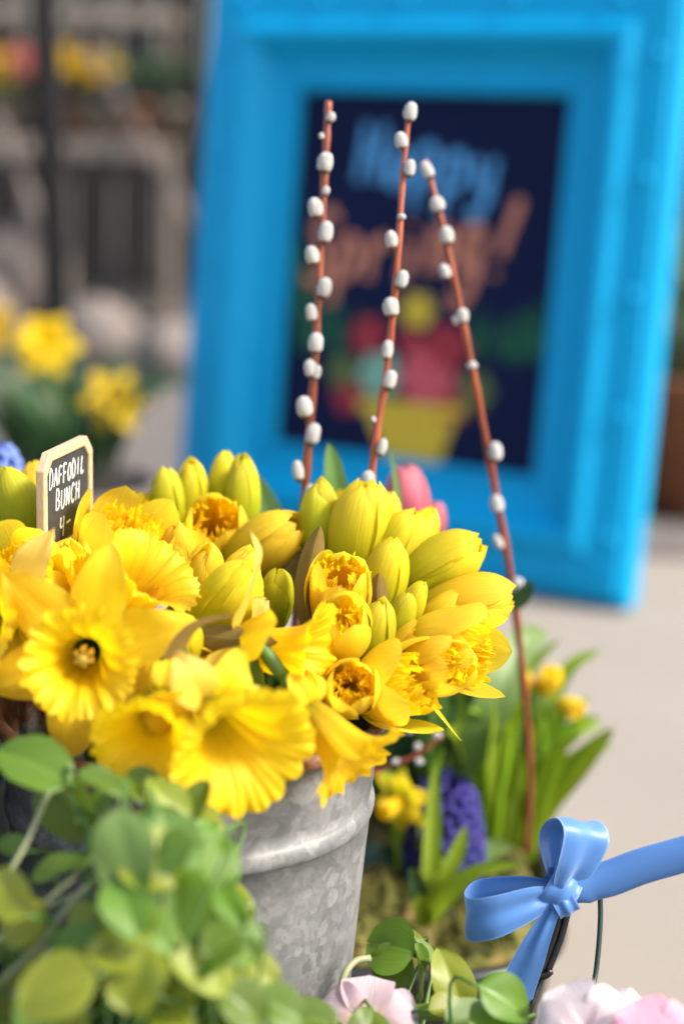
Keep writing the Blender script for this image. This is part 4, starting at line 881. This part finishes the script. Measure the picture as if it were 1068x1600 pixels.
o, inv = leafy(pb, 0, 'out of focus plant with rounded green leaves spilling up in front of the bucket', LV, FL, 3)
for pts in ([(-20, 1420, .64), (40, 1320, .65), (78, 1235, .66), (100, 1215, .665)], [(-30, 1520, .57), (40, 1440, .58), (110, 1375, .59), (150, 1330, .6)], [(-30, 1560, .57), (60, 1480, .57), (120, 1400, .58), (180, 1360, .6)], [(20, 1560, .56), (90, 1470, .57), (150, 1420, .575), (200, 1400, .58)], [(130, 1560, .56), (170, 1450, .57), (190, 1380, .57)], [(-30, 1490, .6), (50, 1430, .6), (140, 1390, .6)]):
    v, f, uv = tube_geo([at(p[0], p[1], p[2] + (.055 if p[2] < .62 else 0)) for p in pts], .0011, 8, 14); mesh('runner', [inv @ q_ for q_ in v], f, M['stem_pale'], o, uv)
# right hand pot, in focus
pr_ = at(640, 1790, .73)
pot('small_nursery_pot', pr_.x, pr_.y, .05, pr_.z + .012, 'black_plastic', 'small black nursery pot beside the bucket foot')
LR = [(606, 1478, .765, 24, 27, (-.25, .45, .85), (-.75, .35, .2), 'leaf', .25), (612, 1512, .765, 20, 22, (-.15, .25, .9), (-.85, -.5, .2), 'leaf', .25), (632, 1468, .77, 22, 12, (.3, .75, .5), (-.4, .9, .1), 'leaf_yellow', .4),
      (656, 1520, .76, 26, 10, (.85, .2, .4), (-.25, -.95, .1), 'leaf', .5), (664, 1492, .765, 15, 13, (.3, .75, .5), (.7, .1, .1), 'leaf', .4), (706, 1530, .75, 29, 19, (.2, .15, .95), (-.25, .95, .1), 'leaf_yellow', .3), (655, 1584, .74, 24, 11, (0, .85, .5), (-.9, .35, .1), 'leaf', .4),
      (792, 1562, .70, 27, 20, (.3, .6, .7), (.9, -.2, .2), 'leaf', .3), (738, 1592, .72, 26, 20, (.1, .75, .65), (.6, .5, .2), 'leaf', .3), (770, 1600, .70, 24, 22, (.1, .75, .65), (-.2, -.6, .2), 'leaf', .3), (700, 1575, .735, 18, 14, (.3, .7, .6), (.8, .5, .2), 'leaf_yellow', .4)]
FR = []
for k in range(16):
    FR.append((rg.uniform(480, 800), rg.uniform(1600, 1720), rg.uniform(.70, .75), rg.uniform(17, 24), rg.uniform(14, 20), (rg.uniform(-.4, .4), rg.uniform(.5, .9), .6), (rg.uniform(-1, 1), rg.uniform(-1, .6), .2), rg.choice(['leaf', 'leaf_yellow']), .3))
o, inv = leafy(pr_, 0, 'sharp bright green plant with notched rounded leaves beside the bucket foot', LR, FR, 8, stems=True)
v, f, uv = tube_geo([at(528, 1640, .75), at(529, 1570, .752), at(537, 1525, .755), at(555, 1502, .76), at(578, 1497, .763)], .0016, 9, 20); mesh('runner', [inv @ q_ for q_ in v], f, M['stem_pale'], o, uv)
def pansy(px, py, d, face, s, mat, label, seed, base, roll=0):
    z = dirv(*face); m4 = frame(z, roll).to_4x4(); m4.translation = at(px, py, d); o_ = empty('pansy', m4.translation, label, 'pansy', None, None, m4)
    for k, a in enumerate((20, 95, 160, 225, 315)):
        g_ = scaled(rotz(tepal_geo([(1, 0), (7, 1.5), (15, 2), (22, 0), (27, -3)], 14.5, .15, seed + k, wave=1.4, tip=4, vmax=.62, base=.25, nu=14), R_(a)), s)
        ob = mesh('petal', [q_ + Vector((0, 0, k * .0008)) for q_ in g_[0]], g_[1], M[mat], o_, g_[2])
    v_, f_, u_ = tube_geo([m4.translation - z * .002, m4.translation - z * .012 - Vector((0, 0, .006)), base], .0012, 7, 12); iv = m4.inverted(); mesh('stem', [iv @ q_ for q_ in v_], f_, M['stem'], o_, u_)
pansy(572, 1600, .735, (-.1, .55, .8), .82, 'pansy', 'pale mauve pansy at the foot of the bucket', 700, pr_)
# ------------------------------------------------------------------ handled wire basket with pansies, ribbon bow
BC = Vector((.192, .690, 0)); BKT = .118
bo = empty('wire_basket', BC, 'dark wire basket with a blue ribbon wrapped handle, planted with pink pansies', 'basket'); inv = Matrix.Translation(-BC)
for z_, r_ in ((.006, .072), (.05, .082), (.10, .092), (BKT, .100)):
    pts = [BC + Vector((math.cos(a) * r_, math.sin(a) * r_, z_)) for a in [k * math.pi / 12 for k in range(25)]]; v, f, uv = tube_geo(pts, .0016, 6, 72); mesh('hoop', [inv @ q_ for q_ in v], f, M['wire'], bo, uv)
for k in range(20):
    a = k * math.pi / 10; e_ = Vector((math.cos(a), math.sin(a), 0)); v, f, uv = tube_geo([BC + e_ * .071 + Vector((0, 0, .005)), BC + e_ * .099 + Vector((0, 0, BKT))], .0011, 6, 4); mesh('rib', [inv @ q_ for q_ in v], f, M['wire'], bo, uv)
g = lathe_geo([(.001, BKT - .02), (.05, BKT - .014), (.094, BKT - .022), (.070, .008), (.001, .008)], 40); mesh('soil', g[0], g[1], M['soil'], bo, g[2])
KN = at(874, 1394, .775)
hl = [KN, at(905, 1385, .776), at(950, 1372, .775), at(1068, 1334, .768), at(1180, 1318, .76), at(1290, 1370, .75), at(1360, 1500, .735), at(1390, 1700, .72)]
NSEG = 60
P = [spline(hl, k / NSEG) for k in range(NSEG + 1)]; V, Fs, Us = [], [], []
for k, p in enumerate(P):
    t_ = (P[min(k + 1, NSEG)] - P[max(k - 1, 0)]).normalized(); y_ = (UP - t_ * UP.dot(t_)).normalized(); x_ = t_.cross(y_); kk = k / NSEG
    hh = .0062 + .0022 * min(1, max(0, (kk - .03) / .15)); hh -= .0014 * max(0, kk - .2)
    for i in range(24):
        a = 2 * math.pi * i / 24; V.append(p + y_ * math.sin(a) * hh * (1 + .03 * math.sin(k * .9 + a)) + x_ * math.cos(a) * .0042); Us.append((.3 + .4 * (i / 24), kk * 3))
for k in range(NSEG):
    for i in range(24): Fs.append((k * 24 + i, k * 24 + (i + 1) % 24, (k + 1) * 24 + (i + 1) % 24, (k + 1) * 24 + i))
mesh('handle', [inv @ q_ for q_ in V], Fs, M['satin'], bo, Us)
foot = Vector((BC.x - .085, BC.y + .05, BKT - .01))
for off in (-5.5, 5.5):
    v, f, uv = tube_geo([at(880 + off, 1425, .778), at(868 + off, 1468, .778), at(848 + off * .9, 1520, .777)], .0019, 10, 10); mesh('clamp_rod', [inv @ q_ for q_ in v], f, M['wire'], bo, uv)
v, f, uv = tube_geo([at(839, 1522, .777), at(850, 1524, .7765), at(860, 1516, .777)], .0019, 8, 6); mesh('clamp_foot', [inv @ q_ for q_ in v], f, M['wire'], bo, uv)
v, f, uv = tube_geo([at(872, 1460, .7785), at(846, 1528, .778), at(824, 1610, .776), foot], .0013, 10, 16); mesh('handle_rod', [inv @ q_ for q_ in v], f, M['wire'], bo, uv)
v, f, uv = tube_geo([at(936, 1385, .779), at(937, 1440, .777), at(930, 1520, .772), at(914, 1610, .765), foot + Vector((.02, -.02, 0))], .00125, 10, 24); mesh('green_wire', [inv @ q_ for q_ in v], f, M['green_wire'], bo, uv)
pbk = BC + Vector((0, 0, BKT - .015))
pansy(915, 1612, .69, (-.2, .5, .8), .78, 'pansy_white', 'pale blush pansy under the thin green wire', 720, pbk + Vector((-.03, 0, 0)), roll=.5)
pansy(978, 1602, .70, (.2, .8, .5), .72, 'pansy_white', 'blush white pansy between the wire and the pink one', 730, pbk)
pansy(1034, 1640, .68, (.1, .55, .8), .80, 'pansy_pink', 'deeper pink pansy in the wire basket', 740, pbk + Vector((.02, -.02, 0)), roll=.3)
# bow
KR, KU, KF = RGT, UP, -FWD
bw = empty('ribbon_bow', KN, 'shiny blue satin ribbon bow tied on the basket handle', 'bow'); invb = Matrix.Translation(-KN)
def ribbon(name, pts, waxis, width, pinch, nseg=64, nu=16, ripple=.0, seed=0, closed_loop=True):
    """pts in (right, up, toward) mm from the knot; waxis: list of width directions along the path"""
    def f(u, v):
        q_ = spline(pts, v); wv = spline(waxis, v).normalized(); x = (u - .5) * 2
        wd_ = width * pinch(v); q2 = spline(pts, min(1, v + .01)) - spline(pts, max(0, v - .01)); nn_ = q2.cross(wv); nn_ = nn_.normalized() if nn_.length > 1e-9 else Vector((0, 0, 1))
        pl = (1 - pinch(v)); pos = q_ + wv * x * wd_ * .5 + nn_ * (ripple * math.sin(x * 4.2 + seed) * (.35 + pl) + 1.1 * pl * math.sin(x * 7 + seed))
        return (KR * pos.x + KU * pos.y + KF * pos.z) * .001
    g_ = grid(nu, nseg, f); ob = mesh(name, g_[0], g_[1], M['satin'], bw, g_[2]); return ob
pin = lambda v: .24 + .76 * (math.sin(math.pi * min(1, max(0, v))) ** .55)
# left loop: opens upward a little, width axis nearly vertical
ribbon('loop', [(-3, -1, 3), (-14, -4, 7), (-30, -9, 9.5), (-41, -11.5, 5), (-42.5, -10, -3), (-36, -6, -9), (-20, -2, -6), (-3, 1, -1)],
       [(0, 1, .1), (-.05, 1, .15), (-.08, 1, .2), (-.03, 1, .35), (-.03, 1, .35), (0, 1, .2), (0, 1, .1), (0, 1, 0)], 23, pin, ripple=1.1, seed=1)
# upper loop: stands up, width axis across
def lp(h, l_): return (l_ * .5 + h * .22, h, l_ * .86 + 2)
ribbon('loop', [lp(2, -1), lp(12, -6), lp(24, -10.5), lp(31.5, -6), lp(33, 3), lp(27, 9.5), lp(15, 8), lp(6, 4), lp(1, 1)],
       [(-.8, .1, .6), (-.88, .08, .5), (-.9, .06, .45), (-.9, .10, .42), (-.9, .22, .42), (-.9, .26, .45), (-.85, .2, .5), (-.7, .2, .5), (-.6, .1, .6)], 25, pin, ripple=1.8, seed=2.9)
# tail
ribbon('tail', [(-1, -3, 3), (-7, -12, 4.5), (-14, -28, 3), (-20, -46, 1), (-25, -64, 0), (-30, -84, -3)], [(.9, .35, -.2), (.95, .30, .2), (.97, .2, .3), (.98, .12, .2), (1, .1, 0), (1, .1, -.3)], 17, lambda v: .42 + .58 * min(1, v / .45), ripple=.8, seed=.5)
# knot: two overlapping wraps
def wrap(cx_, cy_, a0, wdt, rx, ry, seed):
    def f(u, v):
        a = 2 * math.pi * v; x = (u - .5) * 2; bul = 1 + .12 * (1 - x * x) + .06 * math.sin(x * 6 + seed)
        lx = x * wdt * .5; ly = rx * bul * math.cos(a); lz = ry * bul * math.sin(a)
        px_, py_ = cx_ + lx * math.cos(a0) - ly * math.sin(a0), cy_ + lx * math.sin(a0) + ly * math.cos(a0)
        return (KR * px_ + KU * py_ + KF * (lz + .3)) * .001
    g_ = grid(16, 40, f); mesh('knot', g_[0], g_[1], M['satin'], bw, g_[2])
wrap(-.5, .5, R_(-32), 15, 8.2, 6.6, .4); wrap(2.0, -4.5, R_(28), 10, 5.4, 7.2, 2)

# ------------------------------------------------------------------ green crate at the bucket's side with a pale hyacinth
cx0, cx1, cy0, cy1, ch = -.36, -.166, .62, 1.04, .335  # lengthened and heightened out of view to keep sky light off the bucket
co = empty('wooden_crate', ((cx0 + cx1) / 2, (cy0 + cy1) / 2, 0), 'dark green painted wooden crate standing beside the bucket', 'crate'); ox, oy = (cx0 + cx1) / 2, (cy0 + cy1) / 2
for k in range(4):
    zc = .042 + k * .083
    box('slat', (cx1 - ox - .005, 0, zc), (.010, cy1 - cy0, .076), M['crate_green'], co, .0015); box('slat', (cx0 - ox + .005, 0, zc), (.010, cy1 - cy0, .076), M['crate_green'], co, .0015)
    box('slat', (0, cy0 - oy + .004, zc), (cx1 - cx0 - .022, .010, .076), M['crate_green'], co, .0015); box('slat', (0, cy1 - oy - .004, zc), (cx1 - cx0 - .022, .010, .076), M['crate_green'], co, .0015)
for sx_ in (-1, 1):
    for sy_ in (-1, 1): box('corner_post', (sx_ * ((cx1 - cx0) / 2 - .020), sy_ * ((cy1 - cy0) / 2 - .019), ch / 2), (.018, .018, ch - .012), M['crate_green'], co, .0015)
box('soil', (0, 0, ch * .45), (cx1 - cx0 - .024, cy1 - cy0 - .024, ch * .8), M['soil'], co, .004)
hyacinth(-8, 775, .98, 'hyacinth_pale', 'blurred pale blue hyacinth standing behind the sign', h=.030, r=.020, n=70, foot=Vector((at(-8, 775, .98).x, at(-8, 775, .98).y, ch * .85)), seed=9)

# ------------------------------------------------------------------ background
pg = on_z(90, 905, .0); 
def bg_daffs():
    base = at(110, 1000, 2.15); base.z = .13
    pot('stone_pot', base.x, base.y, .11, .13, 'stone', 'pale stone pot of daffodils standing left of the blue frame')
    o_, iv = plant('potted_daffodil', base, 'blurred clump of tall yellow daffodils left of the blue frame', 'daffodil plant')
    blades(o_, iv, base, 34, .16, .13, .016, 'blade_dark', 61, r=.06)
    for k, (px, py, fc, s_) in enumerate(((72, 540, (.1, .25, .9), 1.12), (178, 628, (.25, .1, .9), 1.08), (-18, 512, (-.2, .3, .8), 1.0))):
        e_, bk_ = small_flower(o_, iv, at(px, py, 2.08), fc, s_ * .88, 600 + k, 'open', 'trumpet', 'petal_gold', 'corona_gold')
        v_, f_, u_ = tube_geo([bk_, bk_ + Vector((0, .02, -.04)), (bk_ + base) / 2, base], .004, 8, 12); mesh('stem', [iv @ q_ for q_ in v_], f_, M['stem'], o_, u_)
bg_daffs()
# board fence: every board its own part
FY = 5.7
fe = empty('board_fence', (0, FY, 0), 'dark weathered fence of upright boards far behind the frame', 'fence')
k = 0; x = -2.6; rg = random.Random(4)
g = box_geo(0, 0, 1.1, .138, .022, 2.2, .004); bd = mesh('board', g[0], g[1], M['dark_wood'], None, smooth=False); bdata = bd.data; bpy.data.objects.remove(bd)
while x < 2.6:
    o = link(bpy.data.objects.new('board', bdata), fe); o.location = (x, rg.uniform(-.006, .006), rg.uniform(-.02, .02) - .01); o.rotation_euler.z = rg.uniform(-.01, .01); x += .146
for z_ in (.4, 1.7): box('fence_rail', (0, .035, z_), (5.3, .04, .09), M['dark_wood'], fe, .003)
# iron post
q = at(86, 480, 2.65)
o = empty('iron_post', (q.x, q.y, 0), 'black iron post standing behind the blurred potted daffodils', 'post')
tube('shaft', [(.004, 0, .02), (0, 0, .4), (-.012, 0, .72), (-.026, 0, 1.05)], .023, M['iron'], o, 16, 8); g = lathe_geo([(.001, 0), (.06, 0), (.06, .014), (.035, .022), (.024, .05)], 24); mesh('foot', g[0], g[1], M['iron'], o, g[2])
# iron railing with scrolls between the post and the frame
qa, qb = at(-60, 300, 3.9), at(345, 300, 3.9)
ra = empty('iron_railing', ((qa.x + qb.x) / 2, qa.y, 0), 'black iron railing of thin upright bars and scrolls behind the post', 'railing'); rx = (qa.x + qb.x) / 2; hw_ = (qb.x - qa.x) / 2
for z_ in (.10, .86): box('rail', (0, 0, z_), (hw_ * 2, .018, .022), M['iron'], ra, .002)
nb = 9
for k in range(nb + 1):
    x_ = -hw_ + k * 2 * hw_ / nb; tube('bar', [(x_, 0, 0), (x_, 0, .5), (x_, 0, 1.0)], .0065, M['iron'], ra, 8, 4)
for k in range(nb):
    x_ = -hw_ + (k + .5) * 2 * hw_ / nb
    tube('scroll', [(x_ + .026 * math.cos(a_) * (1 - a_ / 16), .0, .60 + .05 * math.sin(a_) * (1 - a_ / 16)) for a_ in [j * .5 for j in range(19)]], .004, M['iron'], ra, 6, 40)
# tiered plant stand with slanting side boards
sx0, sx1, sy_ = at(-120, 230, 4.6).x, at(262, 230, 4.6).x, at(100, 230, 4.6).y
st = empty('plant_stand', ((sx0 + sx1) / 2, sy_, 0), 'pale tiered wooden plant stand with slanting legs and potted flowers', 'plant stand'); stx = (sx0 + sx1) / 2
zs1, zs2 = at(150, 232, 4.6).z, at(150, 28, 4.8).z
for z_, y0, dpt in ((zs1, 0.0, .22), (zs2, .22, .20)):
    box('shelf', (0, y0, z_), (sx1 - sx0, dpt, .045), M['pale_wood'], st, .003)
def slant(a, b_, wd_, mat, nm='leg'):
    A = at(*a) - Vector((stx, sy_, 0)); B = at(*b_) - Vector((stx, sy_, 0)); d_ = B - A; L_ = d_.length; m4 = frame(d_, 0, Vector((0, 1, 0))).to_4x4(); m4.translation = (A + B) / 2
    v_, f_ = box_geo(0, 0, 0, wd_, .028, L_, .003); mesh(nm, [m4 @ q_ for q_ in v_], f_, M[mat], st, smooth=False)
slant((138, 70, 4.45), (399, 512, 4.45), .022, 'grey_wood'); slant((-55, 60, 4.45), (131, 512, 4.45), .022, 'grey_wood'); 
for x_ in (sx0 - stx + .03, sx1 - stx - .03): box('rear_post', (x_, .34, zs2 / 2), (.035, .035, zs2 + .02), M['pale_wood'], st, .003)
for k, (px, py) in enumerate(((20, 150), (90, 150), (150, 160), (215, 160), (265, 165))):
    base = at(px, py, 4.62); base.z = zs1 + .023
    pot('flower_pot', base.x, base.y, .055, .10, 'terracotta' if k % 2 else 'grey_wood', ['terracotta coloured pot with pink tulips on the plant stand', 'pot of yellow flowers beside the iron post', 'pot of pale yellow blooms on the stand', 'pot of olive herbs on the stand', 'end pot of olive herbs by the slanting leg'][k]).location.z = base.z
    o, inv = plant('stand_plant', base + Vector((0, 0, .09)), ['leafy pink tulips in a pot on the stand', 'yellow flowers in a pot beside the iron post', 'pale yellow blooms in a pot on the stand', 'olive green herbs in a pot on the stand', 'olive green herbs by the slanting leg'][k], 'plant')
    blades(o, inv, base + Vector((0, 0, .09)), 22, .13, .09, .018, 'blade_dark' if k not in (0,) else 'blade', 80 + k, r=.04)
    if k in (0, 1, 2):
        for j, (dx, dy) in enumerate(((14, -52), (-22, -45)) if k == 0 else ((8, -55), (-10, -50))):
            small_flower(o, inv, at(px + dx, py + dy, 4.55), (.1, .3, .9), 1.25, 640 + k * 5 + j, 'open', 'trumpet', 'tulip' if (k, j) == (0, 0) else 'petal_gold', 'tulip' if (k, j) == (0, 0) else 'corona_gold')
# pale stones on the ground
def stone(px, py, r_, label, sy2=.75, seed=0):
    q_ = on_z(px, py, 0)
    bm = bmesh.new(); bmesh.ops.create_icosphere(bm, subdivisions=4, radius=1)
    for v_ in bm.verts:
        n_ = v_.co.normalized(); k_ = 1 + .16 * noise.noise(n_ * 1.3 + Vector((seed * 5, 0, 0))) + .05 * noise.noise(n_ * 4 + Vector((seed * 5, 0, 0))); v_.co = Vector((n_.x * r_ * k_, n_.y * r_ * k_, (n_.z * sy2 * k_ + sy2 * .82) * r_))
    me = bpy.data.meshes.new('boulder'); bm.to_mesh(me); bm.free(); me.materials.append(M['stone']); me.polygons.foreach_set('use_smooth', [True] * len(me.polygons))
    ob = link(bpy.data.objects.new('boulder', me)); ob.location = q_; tag(ob, label, 'stone')
stone(30, 500, .15, 'large pale boulder at the foot of the iron post', 1.0, 1); stone(150, 575, .10, 'rounded grey pink boulder in front of the dark fence', .9, 2); stone(265, 600, .085, 'smaller boulder beside the blue frame edge', .9, 3); stone(-60, 560, .14, 'boulder next to the large pale one', .8, 4)
# terracotta pot with shrub beyond the frame
q = on_z(1085, 880, 0); q = on_z(1100, 800, 0)
pot('large_terracotta_pot', q.x, q.y, .14, .22, 'terracotta', 'large brown terracotta pot beyond the right edge of the blue frame')
o, inv = plant('shrub', q + Vector((0, 0, .2)), 'olive shrub in the large terracotta pot', 'shrub'); blades(o, inv, q + Vector((0, 0, .2)), 46, .30, .2, .02, 'blade_dark', 95, r=.09)

# canvas awning added out of view to keep the fence in shade
aw = empty('added_sunshade', (1.5, 5.3, 0), 'dark canvas awning added out of view to shade the board fence', 'sunshade')
g = grid(20, 8, lambda u, v: ((u - .5) * 9.5, -.75 + v * 1.25, 2.25 + .25 * v + .02 * math.sin(u * 60))); mesh('shadecloth', g[0], g[1], M['dark_wood'], aw, g[2])
for x_ in (-4.6, 4.6): tube('sunshade_pole', [(x_, -.7, 0), (x_, -.7, 1.2), (x_, -.7, 2.25)], .025, M['iron'], aw, 12, 4)
